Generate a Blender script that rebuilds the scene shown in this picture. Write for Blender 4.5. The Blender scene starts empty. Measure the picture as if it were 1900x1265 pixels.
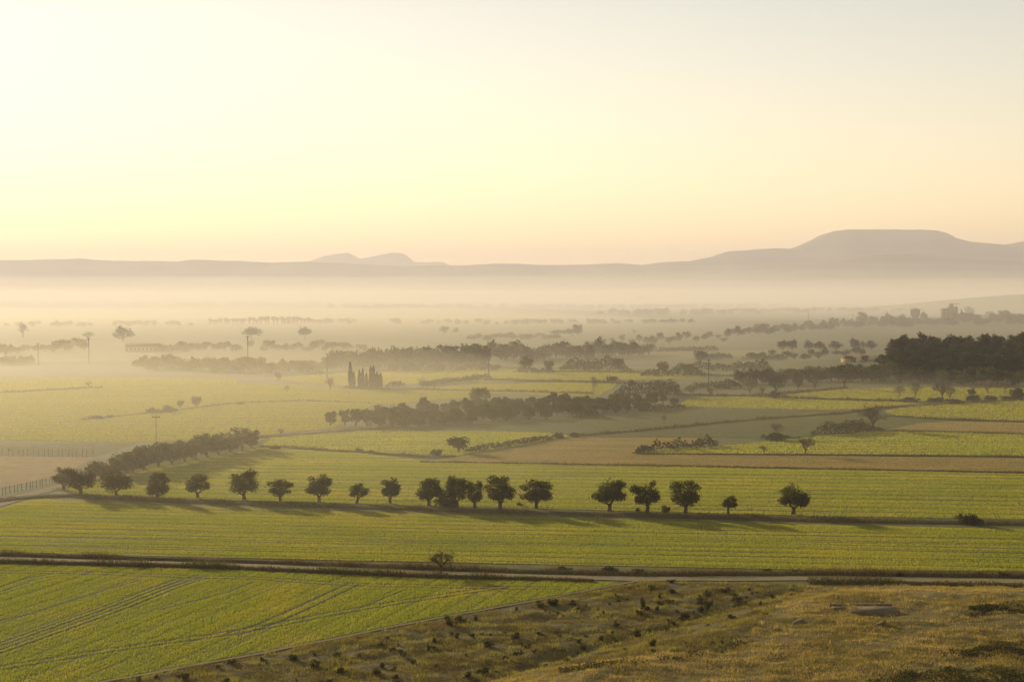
import bpy, math
import numpy as np
from mathutils import Vector

R = math.radians
rng = np.random.default_rng(7)
SC = bpy.context.scene
COL = SC.collection

# ------------------------------------------------------------------ camera, sky, sun, exposure
W_, H_, F_ = 1900.0, 1265.0, 2900.0          # photo size and focal length in photo pixels
CAM_Z, HORIZON = 38.0, 545.0
PITCH = math.atan((H_ / 2 - HORIZON) / F_)    # camera tips down by this much
cam = bpy.data.cameras.new('camera')
cam.sensor_width = 36.0
cam.lens = F_ / W_ * 36.0
cam.clip_start, cam.clip_end = 1.0, 60000.0
cam_o = bpy.data.objects.new('camera', cam)
cam_o.location = (0, 0, CAM_Z)
cam_o.rotation_euler = (R(90) - PITCH, 0, 0)
COL.objects.link(cam_o)
SC.camera = cam_o

SUN_AZ, SUN_EL = R(-34.0), R(11.5)            # 34 degrees left of the view, low
world = bpy.data.worlds.new('World')
SC.world = world
world.use_nodes = True
wn = world.node_tree
bg = wn.nodes['Background']
sky = wn.nodes.new('ShaderNodeTexSky')
sky.sky_type = 'NISHITA'
sky.sun_disc = False
sky.sun_elevation = SUN_EL
sky.sun_rotation = SUN_AZ
sky.altitude = 0
sky.air_density = 1.0
sky.dust_density = 0.1
sky.ozone_density = 0.3
tint = wn.nodes.new('ShaderNodeMix')
tint.data_type = 'RGBA'; tint.blend_type = 'MULTIPLY'
tint.inputs['Factor'].default_value = 1.0
tint.inputs['B'].default_value = (1.14, 0.885, 0.76, 1)
wn.links.new(sky.outputs[0], tint.inputs['A'])
wn.links.new(tint.outputs['Result'], bg.inputs['Color'])
bg.inputs['Strength'].default_value = 0.138

sun = bpy.data.lights.new('sun', 'SUN')
sun.energy = 5.0
sun.angle = R(0.6)
sun.color = (1.0, 0.85, 0.64)
sun_o = bpy.data.objects.new('sun', sun)
sd = Vector((math.sin(SUN_AZ) * math.cos(SUN_EL), math.cos(SUN_AZ) * math.cos(SUN_EL), math.sin(SUN_EL)))
sun_o.rotation_euler = sd.to_track_quat('Z', 'Y').to_euler()
sun_o.location = sd * 300
COL.objects.link(sun_o)

SC.view_settings.view_transform = 'Standard'
SC.view_settings.look = 'None'
SC.view_settings.exposure = 0.4
SC.view_settings.gamma = 1.0
SC.view_settings.use_curve_mapping = False
SC.render.engine = 'CYCLES'
SC.cycles.use_denoising = True
SC.cycles.max_bounces = 8
SC.cycles.diffuse_bounces = 2
SC.cycles.transmission_bounces = 4
SC.cycles.volume_bounces = 1
SC.cycles.sample_clamp_indirect = 4.0

# ------------------------------------------------------------------ helpers
def put(o, label=None, cat=None, group=None, kind=None, parent=None):
    if o.name not in COL.objects: COL.objects.link(o)
    if label: o['label'] = label
    if cat: o['category'] = cat
    if group: o['group'] = group
    if kind: o['kind'] = kind
    if parent is not None: o.parent = parent
    return o

def npmesh(name, V, Fc, smooth=False):
    """mesh from an (n,3) vertex array and a list of (m,k) face arrays"""
    me = bpy.data.meshes.new(name)
    V = np.asarray(V, dtype=np.float32)
    if isinstance(Fc, np.ndarray): Fc = [Fc]
    Fc = [np.asarray(f, dtype=np.int32) for f in Fc if len(f)]
    me.vertices.add(len(V)); me.vertices.foreach_set('co', V.ravel())
    li = np.concatenate([f.ravel() for f in Fc])
    tot = np.concatenate([np.full(len(f), f.shape[1], np.int32) for f in Fc])
    st = np.concatenate([[0], np.cumsum(tot)[:-1]]).astype(np.int32)
    me.loops.add(len(li)); me.loops.foreach_set('vertex_index', li)
    me.polygons.add(len(tot)); me.polygons.foreach_set('loop_start', st); me.polygons.foreach_set('loop_total', tot)
    if smooth: me.polygons.foreach_set('use_smooth', np.ones(len(tot), dtype=bool))
    me.update(calc_edges=True)
    return me

def obj(name, me, mat=None, parent=None, **k):
    if mat is not None and not me.materials: me.materials.append(mat)
    return put(bpy.data.objects.new(name, me), parent=parent, **k)

def sstep(a, b, x):
    t = np.clip((np.asarray(x, float) - a) / (b - a), 0, 1)
    return t * t * (3 - 2 * t)

_perm = rng.random((256, 256))
def vnoise(x, y):
    """smooth value noise in [-1,1]"""
    x = np.asarray(x, float); y = np.asarray(y, float)
    xi = np.floor(x).astype(int); yi = np.floor(y).astype(int)
    fx = x - xi; fy = y - yi
    fx = fx * fx * (3 - 2 * fx); fy = fy * fy * (3 - 2 * fy)
    p = lambda i, j: _perm[i % 256, j % 256]
    a = p(xi, yi) * (1 - fx) + p(xi + 1, yi) * fx
    b = p(xi, yi + 1) * (1 - fx) + p(xi + 1, yi + 1) * fx
    return 2 * (a * (1 - fy) + b * fy) - 1
def fbm(x, y, o=4):
    s = 0; a = 1; n = 0
    for k in range(o):
        s = s + a * vnoise(x * 2 ** k + 17.3 * k, y * 2 ** k + 5.1 * k); n += a; a *= 0.5
    return s / n

# ---- terrain: a flat plain, the slope the camera stands on, a dry rise, a wooded hill, a village hill
def ell(x, y, cx, cy, rx, ry):
    r = np.sqrt(((x - cx) / rx) ** 2 + ((y - cy) / ry) ** 2)
    return sstep(1, 0, r)
def HT(x, y):
    x = np.asarray(x, float); y = np.asarray(y, float)
    z = 36 * (np.clip(140 - y, 0, 140) / 140) ** 1.3 * sstep(-260, -60, y)
    s = ((x + 0.5) * 48 - (y - 156) * 39.2) / 62
    rise = sstep(0, 13, s) * sstep(205, 186, y)
    z = z + rise * (1.9 + 0.5 * fbm(x / 22, y / 22, 2))
    z = z - 0.3 * np.exp(-(s / 1.3) ** 2) * sstep(203, 196, y) * sstep(138, 146, y)
    s2 = ((x - 16.7) * 53.7 - (y - 206.7) * 57.9) / 79
    z = z + sstep(1.5, 5, s2) * sstep(204, 199, y) * sstep(120, 135, y) * 0.34 * fbm(x / 2.6, y / 2.6, 3)
    z = z + 11 * ell(x, y, 262, 800, 150, 140)
    z = z + 10 * ell(x, y, 720, 2000, 520, 380)
    z = z + 42 * ell(x, y, 1290, 3600, 620, 500)
    return z

_cp, _sp = math.cos(PITCH), math.sin(PITCH)
def ray(px, py):
    u = (px - W_ / 2) / F_; v = (H_ / 2 - py) / F_
    return np.array([u, _cp + v * _sp, v * _cp - _sp])
def G(px, py):
    """the point of the terrain seen at a photo pixel"""
    d = ray(px, py)
    t = CAM_Z / max(-d[2], 1e-5)
    for _ in range(30):
        z = float(HT(d[0] * t, d[1] * t))
        t2 = (CAM_Z - z) / max(-d[2], 1e-5)
        if abs(t2 - t) < 1e-3: break
        t = 0.5 * (t + t2)
    return np.array([d[0] * t, d[1] * t, float(HT(d[0] * t, d[1] * t))])
def mpp(P):
    """metres per photo pixel at a point"""
    return (P[1] * _cp + (CAM_Z - P[2]) * _sp) / F_
def GP(pts):
    return np.array([G(*p) for p in pts])

# ---- materials
def mat_new(name):
    m = bpy.data.materials.new(name); m.use_nodes = True
    nt = m.node_tree
    return m, nt, nt.nodes['Principled BSDF'], nt.nodes['Material Output']
def ramp(nt, fac, stops):
    r = nt.nodes.new('ShaderNodeValToRGB')
    e = r.color_ramp.elements
    while len(e) < len(stops): e.new(0.5)
    for q, (p, c) in zip(e, stops):
        q.position = p; q.color = (*c, 1)
    nt.links.new(fac, r.inputs[0])
    return r.outputs[0]
def noise(nt, scale, detail=4, rough=0.6, sc=(1, 1, 1), rot=0.0, coord='Object'):
    tc = nt.nodes.new('ShaderNodeTexCoord')
    mp = nt.nodes.new('ShaderNodeMapping')
    mp.inputs['Scale'].default_value = sc
    mp.inputs['Rotation'].default_value = (0, 0, rot)
    n = nt.nodes.new('ShaderNodeTexNoise')
    n.inputs['Scale'].default_value = scale
    n.inputs['Detail'].default_value = detail
    n.inputs['Roughness'].default_value = rough
    nt.links.new(tc.outputs[coord], mp.inputs['Vector'])
    nt.links.new(mp.outputs[0], n.inputs['Vector'])
    return n.outputs['Fac']
def surf_mat(name, c1, c2, c3=None, scale=0.08, sc=(1, 1, 1), rot=0.0, rough=0.95, bump=0.0, fine=None, blue=0.6):
    m, nt, b, o = mat_new(name)
    f = noise(nt, scale, 6, 0.62, sc, rot)
    c1, c2, c3 = [(c[0], c[1], c[2] * blue) for c in (c1, c2, c3 or c2)]
    stops = [(0.32, c1), (0.5, c2), (0.68, c3 or c2)]
    col = ramp(nt, f, stops)
    if fine:
        f2 = noise(nt, fine, 5, 0.7, sc, rot)
        k = ramp(nt, f2, [(0.3, (0.62,) * 3), (0.7, (1.3,) * 3)])
        mx = nt.nodes.new('ShaderNodeMix'); mx.data_type = 'RGBA'; mx.blend_type = 'MULTIPLY'
        mx.inputs['Factor'].default_value = 1.0
        nt.links.new(col, mx.inputs['A']); nt.links.new(k, mx.inputs['B'])
        col = mx.outputs['Result']
        if bump:
            bp = nt.nodes.new('ShaderNodeBump'); bp.inputs['Strength'].default_value = bump
            bp.inputs['Distance'].default_value = 0.3
            nt.links.new(f2, bp.inputs['Height']); nt.links.new(bp.outputs[0], b.inputs['Normal'])
    nt.links.new(col, b.inputs['Base Color'])
    b.inputs['Roughness'].default_value = rough
    b.inputs['Specular IOR Level'].default_value = 0.15
    return m
def leaf_mat(name, c1, c2, trans=0.5, scale=0.6, c3=None, sc=(1, 1, 1), rot=0.0, per_obj=0.0):
    """diffuse plus translucent, for leaves and blades"""
    m, nt, b, o = mat_new(name)
    nt.nodes.remove(b)
    f = noise(nt, scale, 4, 0.65, sc, rot)
    col = ramp(nt, f, [(0.34, c1), (0.52, c2), (0.7, c3 or c2)])
    if per_obj:
        oi = nt.nodes.new('ShaderNodeObjectInfo')
        hs = nt.nodes.new('ShaderNodeHueSaturation')
        mr = nt.nodes.new('ShaderNodeMapRange')
        mr.inputs['To Min'].default_value = 1 - per_obj; mr.inputs['To Max'].default_value = 1 + per_obj
        nt.links.new(oi.outputs['Random'], mr.inputs['Value'])
        nt.links.new(mr.outputs[0], hs.inputs['Value']); nt.links.new(col, hs.inputs['Color'])
        col = hs.outputs[0]
    d = nt.nodes.new('ShaderNodeBsdfDiffuse'); t = nt.nodes.new('ShaderNodeBsdfTranslucent')
    mx = nt.nodes.new('ShaderNodeMixShader'); mx.inputs[0].default_value = trans
    nt.links.new(col, d.inputs[0]); nt.links.new(col, t.inputs[0])
    nt.links.new(d.outputs[0], mx.inputs[1]); nt.links.new(t.outputs[0], mx.inputs[2])
    nt.links.new(mx.outputs[0], o.inputs['Surface'])
    return m
def vol_mat(name, color, density, g):
    m, nt, b, o = mat_new(name)
    nt.nodes.remove(b)
    v = nt.nodes.new('ShaderNodeVolumePrincipled')
    v.inputs['Color'].default_value = (*color, 1)
    v.inputs['Density'].default_value = density
    v.inputs['Anisotropy'].default_value = g
    nt.links.new(v.outputs[0], o.inputs['Volume'])
    return m

M = {}
M['ground'] = surf_mat('ground_turf', (.11, .10, .018), (.13, .115, .02), (.10, .085, .02), 0.012, fine=0.35)
M['mountain'] = surf_mat('mountain_scrub', (.03, .04, .025), (.07, .07, .045), (.16, .14, .10), 0.003, fine=0.015, blue=1.0)

M['near_soil'] = surf_mat('scrub_soil', (.11, .08, .03), (.16, .12, .04), (.13, .105, .035), 0.25, fine=1.6, bump=0.4)
M['dry_soil'] = surf_mat('dry_grass_soil', (.16, .11, .04), (.20, .145, .055), (.13, .10, .035), 0.12, fine=1.2, bump=0.4)
M['field_green'] = surf_mat('green_field_soil', (.10, .095, .012), (.12, .105, .015), (.13, .10, .015), 0.03, fine=0.5)
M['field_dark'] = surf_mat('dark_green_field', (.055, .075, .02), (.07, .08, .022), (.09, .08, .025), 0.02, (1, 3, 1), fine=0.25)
M['field_brown'] = surf_mat('stubble_field', (.24, .155, .035), (.20, .15, .03), (.15, .13, .025), 0.05, (1, 3, 1), fine=0.6, bump=0.3)
M['field_ploughed'] = surf_mat('ploughed_field', (.22, .13, .03), (.25, .15, .035), (.19, .125, .028), 0.03, fine=0.3)
M['far_green'] = surf_mat('far_green_field', (.16, .15, .035), (.20, .175, .04), (.18, .165, .04), 0.01, (1, 4, 1), fine=0.12)
M['far_dark'] = surf_mat('far_dark_field', (.045, .042, .02), (.06, .055, .022), (.05, .048, .022), 0.01, (1, 4, 1), fine=0.12)
M['road'] = surf_mat('dirt_road', (.27, .205, .13), (.31, .235, .15), (.25, .19, .12), 0.5, fine=4.0, bump=0.3)
M['track'] = surf_mat('dirt_track', (.22, .155, .075), (.26, .18, .09), (.20, .145, .07), 0.4, fine=3.0)
M['wet_soil'] = surf_mat('bare_wheel_rut', (.045, .042, .006), (.055, .05, .008), (.05, .048, .006), 0.5, fine=3.0)
M['verge_soil'] = surf_mat('verge_soil', (.07, .053, .018), (.095, .07, .022), (.08, .063, .02), 0.5, fine=2.0)
M['wheat'] = leaf_mat('wheat_blades', (.46, .395, .045), (.36, .355, .032), 0.72, 0.03, (.29, .31, .028), (1, 2.2, 1))
M['wheat_near'] = leaf_mat('near_wheat_blades', (.41, .355, .033), (.30, .315, .024), 0.72, 0.05, (.36, .35, .03), (2, 1, 1), 0.3)
M['wheat_far'] = leaf_mat('far_wheat_blades', (.40, .34, .03), (.34, .31, .025), 0.6, 0.012, (.36, .32, .025), (1, 2.2, 1))
M['dry_blades'] = leaf_mat('dry_grass_blades', (.54, .37, .09), (.36, .255, .04), 0.55, 0.10, (.17, .145, .022), (1, 1.6, 1))
M['straw_blades'] = leaf_mat('straw_tussock_blades', (.52, .37, .11), (.42, .30, .07), 0.55, 0.15, (.26, .21, .04))
M['tussock_blades'] = leaf_mat('tussock_blades', (.24, .19, .04), (.34, .29, .05), 0.55, 0.2, (.19, .14, .035))
M['scrub_blades'] = leaf_mat('scrub_grass_blades', (.16, .115, .03), (.23, .17, .032), 0.5, 0.22, (.34, .29, .035))
M['verge_blades'] = leaf_mat('verge_grass_blades', (.12, .09, .022), (.16, .12, .03), 0.4, 0.3, (.11, .10, .02))
M['weed_blades'] = leaf_mat('brown_weed_blades', (.15, .10, .035), (.18, .125, .042), 0.4, 0.3, (.13, .10, .035))
M['dull_blades'] = leaf_mat('dull_green_blades', (.16, .165, .025), (.19, .18, .028), 0.55, 0.03, (.23, .19, .035), (1, 3, 1))
M['brown_blades'] = leaf_mat('stubble_blades', (.52, .34, .11), (.44, .30, .08), 0.5, 0.06, (.30, .24, .06), (1, 2.5, 1))

# ------------------------------------------------------------------ ground
def graded(lo, f0, f1, hi, step, grow):
    a = list(np.arange(f0, f1, step)); s = step
    while a[-1] < hi: s *= grow; a.append(min(hi, a[-1] + s))
    s = step; b = []
    p = f0
    while p > lo: s *= grow; p = max(lo, p - s); b.append(p)
    return np.array(b[::-1] + a)
gx = graded(-17000, -75, 95, 17000, 0.8, 1.11)
gy = graded(-3000, 128, 212, 19000, 0.8, 1.075)
X, Y = np.meshgrid(gx, gy)
Z = HT(X, Y)
def gridfaces(nr, nc):
    i = np.arange(nr * nc).reshape(nr, nc)
    return np.stack([i[:-1, :-1], i[:-1, 1:], i[1:, 1:], i[1:, :-1]], -1).reshape(-1, 4)

def inpoly(x, y, P):
    P = np.asarray(P)[:, :2]; r = np.zeros(np.shape(x), bool)
    for (x1, y1), (x2, y2) in zip(P, np.roll(P, -1, 0)):
        c = ((y1 > y) != (y2 > y)) & (x < (x2 - x1) * (y - y1) / (y2 - y1 + 1e-12) + x1)
        r ^= c
    return r
SCRUB = GP([(1190, 1079), (1000, 1116), (800, 1152), (500, 1212), (170, 1270), (60, 1310), (700, 1310), (940, 1254), (1330, 1208), (1400, 1165), (1460, 1114), (1500, 1089), (1480, 1084)])
DRY = GP([(700, 1310), (940, 1254), (1330, 1208), (1400, 1165), (1460, 1114), (1500, 1086), (1900, 1092), (2300, 1096), (2300, 1310)])
gme = npmesh('ground', np.stack([X, Y, Z], -1).reshape(-1, 3), gridfaces(*X.shape), True)
for k in ('ground', 'near_soil', 'dry_soil'): gme.materials.append(M[k])
FX = ((X[:-1, :-1] + X[1:, 1:]) / 2).ravel(); FY = ((Y[:-1, :-1] + Y[1:, 1:]) / 2).ravel()
mi = np.zeros(len(FX), np.int32)
mi[inpoly(FX, FY, SCRUB)] = 1
mi[inpoly(FX, FY, DRY) | (FY < 138)] = 2
gme.polygons.foreach_set('material_index', mi)
obj('ground', gme, kind='structure')


# ------------------------------------------------------------------ mountains on the skyline
def mountain(name, prof, D, depth, seed, flat=0.0):
    px = np.array([p[0] for p in prof], float); py = np.array([p[1] for p in prof], float)
    xs = np.linspace(px[0], px[-1], 620)
    crest = CAM_Z + (HORIZON - np.interp(xs, px, py)) / F_ * D
    wx = (xs - W_ / 2) / F_ * D
    ts = np.concatenate([np.linspace(0, 1, 26), np.linspace(1.06, 1 + flat, 4), np.linspace(1.1 + flat, 1.8 + flat, 8)])
    V = []
    for t in ts:
        yy = D + (t - 1) * depth
        if t <= 1: k = sstep(0, 1, t) * 0.55 + 0.45 * t ** 1.6
        elif t <= 1 + flat: k = 0.995
        else: k = sstep(1.8 + flat, 1 + flat, t)
        gul = fbm(wx / 420 + seed, np.full_like(wx, yy / 900) + seed, 4)
        h = crest * k * (1 + 0.30 * gul * math.sin(math.pi * min(t, 1)) ) + (3.0 * vnoise(wx / 60 + seed, wx * 0 + yy / 60) * k if t >= 0.9 else 0)
        if t == 0: h = h * 0 - 0.5
        if t == ts[-1]: h = h * 0 - 0.5
        V.append(np.stack([wx * (yy / D) ** 0.3, np.full_like(wx, yy), h], -1))
    V = np.concatenate(V)
    return obj(name, npmesh(name, V, gridfaces(len(ts), len(xs)), True), M['mountain'], kind='structure')
RIDGE = [(-1500, 492), (-900, 478), (-400, 486), (0, 483), (145, 480), (210, 484), (330, 485), (360, 482), (430, 484), (500, 487),
         (560, 486), (620, 488), (700, 492), (760, 494), (860, 492), (920, 489), (975, 490), (1010, 492), (1100, 491),
         (1145, 488), (1190, 492), (1225, 487), (1260, 485), (1275, 486), (1300, 480), (1336, 476), (1340, 468), (1400, 463),
         (1440, 461), (1470, 462), (1500, 452), (1530, 438), (1545, 429), (1570, 426), (1650, 426), (1735, 427), (1760, 434),
         (1775, 443), (1800, 449), (1860, 454), (1873, 460), (1885, 455), (1905, 447), (2000, 440), (2200, 455), (2600, 470), (3300, 490)]
PEAKS = [(300, 545), (480, 500), (570, 486), (600, 476), (625, 471), (645, 469), (655, 473), (668, 481), (690, 476), (725, 469),
         (745, 470), (758, 476), (768, 486), (795, 487), (815, 485), (825, 487), (838, 494), (1000, 510), (1250, 545)]
SPUR = [(1250, 545), (1330, 528), (1400, 510), (1480, 496), (1560, 483), (1640, 472), (1720, 474), (1800, 481), (1900, 485), (2050, 490), (2300, 500), (2700, 540)]
mountain('mountain_ridge', RIDGE, 11500, 2000, 3.0, 0.35)
mountain('mountain_peak', PEAKS, 16800, 1500, 9.0)
mountain('mountain_spur', SPUR, 9800, 1100, 21.0)

# ------------------------------------------------------------------ fields, roads and their crops
_layer = [0.004]
def sheet(name, pts, mat, z=None):
    P = GP(pts)
    _layer[0] += 0.002
    P[:, 2] = _layer[0] if z is None else z
    me = bpy.data.meshes.new(name)
    me.from_pydata([tuple(p) for p in P], [], [tuple(range(len(P)))])
    import bmesh
    bm = bmesh.new(); bm.from_mesh(me)
    bmesh.ops.triangulate(bm, faces=bm.faces[:])
    bmesh.ops.recalc_face_normals(bm, faces=bm.faces[:])
    if sum(f.normal.z for f in bm.faces) < 0: bmesh.ops.reverse_faces(bm, faces=bm.faces[:])
    bm.to_mesh(me); bm.free()
    obj(name, me, M[mat], kind='structure')
    return P

def strip(pts, w, step=2.0):
    """resampled centreline with left normals, from photo pixels"""
    P = GP(pts)[:, :2]
    d = np.concatenate([[0], np.cumsum(np.linalg.norm(np.diff(P, axis=0), axis=1))])
    n = max(2, int(d[-1] / step))
    t = np.linspace(0, d[-1], n)
    C = np.stack([np.interp(t, d, P[:, 0]), np.interp(t, d, P[:, 1])], -1)
    T = np.gradient(C, axis=0); T /= np.linalg.norm(T, axis=1, keepdims=True) + 1e-9
    return C, np.stack([-T[:, 1], T[:, 0]], -1), d[-1]

def ribbon(name, pts, w, mat, wob=0.2):
    C, N, L = strip(pts, w)
    _layer[0] += 0.002
    o1 = (w / 2 + wob * vnoise(C[:, 0] / 4, C[:, 1] / 4))[:, None]; o2 = (w / 2 + wob * vnoise(C[:, 0] / 4 + 9, C[:, 1] / 4))[:, None]
    A = C + N * o1; B = C - N * o2
    V = np.concatenate([A, B]); z = np.maximum(HT(V[:, 0], V[:, 1]), 0) + _layer[0] + 0.01
    V = np.column_stack([V, z]); n = len(C); i = np.arange(n - 1)
    obj(name, npmesh(name, V, np.stack([i + n, i + n + 1, i + 1, i], -1)), M[mat], kind='structure')

def seg_dist(x, y, L):
    d = np.full(x.shape, 1e9)
    for (x1, y1), (x2, y2) in zip(L[:-1], L[1:]):
        dx, dy = x2 - x1, y2 - y1
        t = np.clip(((x - x1) * dx + (y - y1) * dy) / (dx * dx + dy * dy + 1e-9), 0, 1)
        d = np.minimum(d, np.hypot(x - x1 - t * dx, y - y1 - t * dy))
    return d

def blades_mesh(name, x, y, h, w, lean=0.35):
    n = len(x)
    z = HT(x, y) - 0.02
    a = rng.uniform(0, 2 * np.pi, n)
    ca, sa = np.cos(a) * w / 2, np.sin(a) * w / 2
    lx, ly = rng.normal(0, lean, n) * h, rng.normal(0, lean, n) * h
    V = np.empty((n, 3, 3), np.float32)
    V[:, 0] = np.stack([x - ca, y - sa, z], -1)
    V[:, 1] = np.stack([x + ca, y + sa, z], -1)
    V[:, 2] = np.stack([x + lx, y + ly, z + h], -1)
    return npmesh(name, V.reshape(-1, 3), np.arange(3 * n).reshape(n, 3))

def inview(x, y, m=1.22):
    return (np.abs(x) < 0.3276 * m * y + 4) & (y > 141)

def crop(name, label, P, dens, h, w, mat, rowdir=None, spacing=4.0, rowamp=0.35, gaps=(), gw=0.3, patch=0.3, pscale=9.0, lean=0.35, thr=None):
    P = np.asarray(P)[:, :2]
    lo, hi = P.min(0), P.max(0)
    lo[0] = max(lo[0], -0.4 * hi[1] - 5); hi[0] = min(hi[0], 0.4 * hi[1] + 5)
    n = int(np.prod(hi - lo) * dens)
    x = rng.uniform(lo[0], hi[0], n); y = rng.uniform(lo[1], hi[1], n)
    k = inpoly(x, y, P) & inview(x, y)
    x, y = x[k], y[k]
    hh = np.full(len(x), h)
    if rowdir is not None:
        c, s = math.cos(rowdir), math.sin(rowdir)
        u = x * c + y * s; v = -x * s + y * c
        v = v + 0.12 * spacing * vnoise(u / 60, v / 60)
        row = 0.5 + 0.5 * np.cos(2 * np.pi * v / spacing)
        st = fbm(u / (pscale * 2.6), v / (pscale * 0.32), 4)
        hh *= 1 - rowamp * (row > 0.90) + patch * st
        keep = rng.random(len(x)) < np.clip(1.0 - 0.75 * rowamp * (row > 0.86) + 0.7 * patch * st, 0.1, 1)
    else:
        st = fbm(x / pscale, y / pscale, 4)
        hh *= 1 + patch * st * 1.4
        keep = rng.random(len(x)) < np.clip(0.8 + 1.5 * patch * st, 0.06, 1)
        if thr is not None: keep &= st > thr
    for g in gaps:
        keep &= seg_dist(x, y, g) > gw
    x, y, hh = x[keep], y[keep], hh[keep]
    hh = np.clip(hh, 0.06, 3) * rng.uniform(0.75, 1.2, len(x))
    return obj(name, blades_mesh(name, x, y, hh, w * rng.uniform(0.7, 1.3, len(x)), lean), M[mat], kind='stuff', label=label)

def L2(pts, off=0.0):
    A = GP(pts)[:, :2]
    if off:
        T = np.gradient(A, axis=0); T /= np.linalg.norm(T, axis=1, keepdims=True)
        A = A + np.stack([-T[:, 1], T[:, 0]], -1) * off
    return A

# near field with wheel tracks
P1 = sheet('field', [(-300, 1040), (0, 1047), (400, 1057), (700, 1070), (850, 1076), (1000, 1078), (1120, 1080), (1150, 1083), (1000, 1110), (800, 1146), (500, 1206), (170, 1266), (-60, 1312), (-300, 1312)], 'field_green')
trk = []
def tram(pts, offs):
    for o in offs: trk.append(L2(pts, o))
tram([(-120, 1243), (0, 1202), (120, 1160), (220, 1124), (300, 1092), (345, 1076), (380, 1071)], (-1.7, -0.6, 0.5, 1.5))
tram([(-120, 1118), (0, 1094), (60, 1073), (110, 1066), (170, 1064)], (-0.9, 0.9))
tram([(-100, 1060), (160, 1063), (350, 1070), (480, 1073), (600, 1082), (700, 1086), (900, 1090), (1040, 1092)], (-0.9, 0.9))
tram([(-100, 1262), (0, 1240), (200, 1207), (400, 1179), (500, 1162), (620, 1138), (750, 1116), (870, 1098), (940, 1088)], (-0.8, 0.9))
tram([(430, 1178), (500, 1156), (570, 1125), (620, 1101), (655, 1085)], (-0.8, 0.9))
tram([(680, 1124), (720, 1107), (752, 1094)], (0.0,))
tram([(-60, 1165), (60, 1138), (200, 1093), (260, 1076)], (0.0,))
tram([(300, 1130), (420, 1100), (470, 1080)], (0.0,))
for T_ in trk:
    C_ = np.asarray(T_); N_ = np.gradient(C_, axis=0); N_ /= np.linalg.norm(N_, axis=1, keepdims=True); N_ = np.stack([-N_[:, 1], N_[:, 0]], -1) * .22
    n_ = len(C_); i_ = np.arange(n_ - 1); _layer[0] += 0.0015
    obj('wheel_track', npmesh('wheel_track', np.column_stack([np.concatenate([C_ + N_, C_ - N_]), np.full(2 * n_, _layer[0] + .004)]), np.stack([i_ + n_, i_ + n_ + 1, i_ + 1, i_], -1)), M['wet_soil'], kind='structure')
crop('wheat_crop', 'short green wheat crossed by curving wheel tracks in the nearest field', P1, 80, 0.21, 0.062, 'wheat_near',
     math.atan2(39, 12), 2.6, 0.25, trk, 0.27, 0.35, 5.0)
# the long field in front of the olive row
P2 = sheet('field', [(-400, 1000), (-60, 958), (0, 944), (45, 930), (80, 927), (300, 937), (600, 947), (900, 957), (1200, 966), (1500, 974), (1900, 980), (2300, 986), (2300, 1066), (1900, 1060), (1500, 1057), (1200, 1051), (900, 1045), (600, 1039), (300, 1032), (0, 1026), (-400, 1022)], 'field_green')
rd2 = math.atan2(*(G(1500, 1010) - G(300, 985))[[1, 0]])
trk2 = [L2([(xa, ya), ((xa + xb) / 2, (ya + yb) / 2), (xb, yb)]) for xa, ya, xb, yb in [(-300, 962, 2200, 1006), (-300, 974, 2200, 1018), (-300, 990, 2200, 1031), (-300, 1007, 2200, 1045)]]
crop('wheat_crop', 'young green wheat in long drilled rows below the olive trees', P2, 62, 0.24, 0.08, 'wheat', rd2, 4.2, 0.4, trk2, 0.33, 0.4, 8.0)
# behind the olives
P3 = sheet('field', [(120, 909), (200, 891), (300, 868), (480, 831), (520, 830), (650, 839), (790, 855), (850, 858), (1100, 864), (1300, 867), (1900, 879), (2300, 886), (2300, 973), (1900, 965), (1500, 957), (1200, 949), (900, 941), (600, 933), (300, 924), (150, 920)], 'field_green')
crop('wheat_crop', 'yellow green wheat between the olive row and the brown strip', P3, 34, 0.26, 0.12, 'wheat', rd2 + 0.02, 6.0, 0.55, (), 0.3, 0.40, 9.0)
P4 = sheet('field', [(790, 857), (840, 849), (960, 831), (1060, 813), (1200, 812), (1330, 814), (1290, 823), (1200, 832), (1180, 843), (1500, 846), (1900, 850), (2300, 854), (2300, 883), (1900, 875), (1300, 865), (1000, 860)], 'field_brown')
crop('stubble', 'dry brown stubble strip crossing behind the olive field', P4, 14, 0.2, 0.15, 'brown_blades', 0.03, 5.0, 0.3, (), 0.3, 0.4, 8.0)
P5 = sheet('field', [(1190, 841), (1215, 834), (1330, 829), (1440, 818), (1520, 808), (1610, 800), (1660, 799), (1900, 807), (2300, 813), (2300, 850), (1900, 846), (1500, 842)], 'field_green')
crop('wheat_crop', 'bright green wheat around the lone bare trees', P5, 9, 0.34, 0.26, 'wheat', 0.02, 7.0, 0.4, (), 0.3, 0.35, 12.0)
P6 = sheet('field', [(1650, 796), (1700, 786), (1760, 782), (1900, 784), (2300, 787), (2300, 808), (1900, 803)], 'field_brown')
crop('stubble', 'tan stubble patch right of the big bare tree', P6, 9, 0.22, 0.2, 'brown_blades', 0.03, 6.0, 0.3, (), 0.3, 0.4, 10.0)
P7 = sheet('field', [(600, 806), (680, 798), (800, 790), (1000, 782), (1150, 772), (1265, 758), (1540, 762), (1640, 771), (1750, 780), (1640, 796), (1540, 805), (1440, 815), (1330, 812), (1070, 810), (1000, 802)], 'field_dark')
crop('grass_crop', 'thin dark green growth on the shaded sloping field', P7, 8, 0.17, 0.24, 'dull_blades', 0.1, 9.0, 0.3, (), 0.3, 0.35, 16.0)  # short crop's dark green, with the field's shade put into the colours too
P8 = sheet('field', [(484, 828), (505, 812), (680, 799), (1000, 802), (1062, 809), (1030, 813), (960, 828), (845, 846), (700, 841), (520, 829)], 'field_green')
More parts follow.
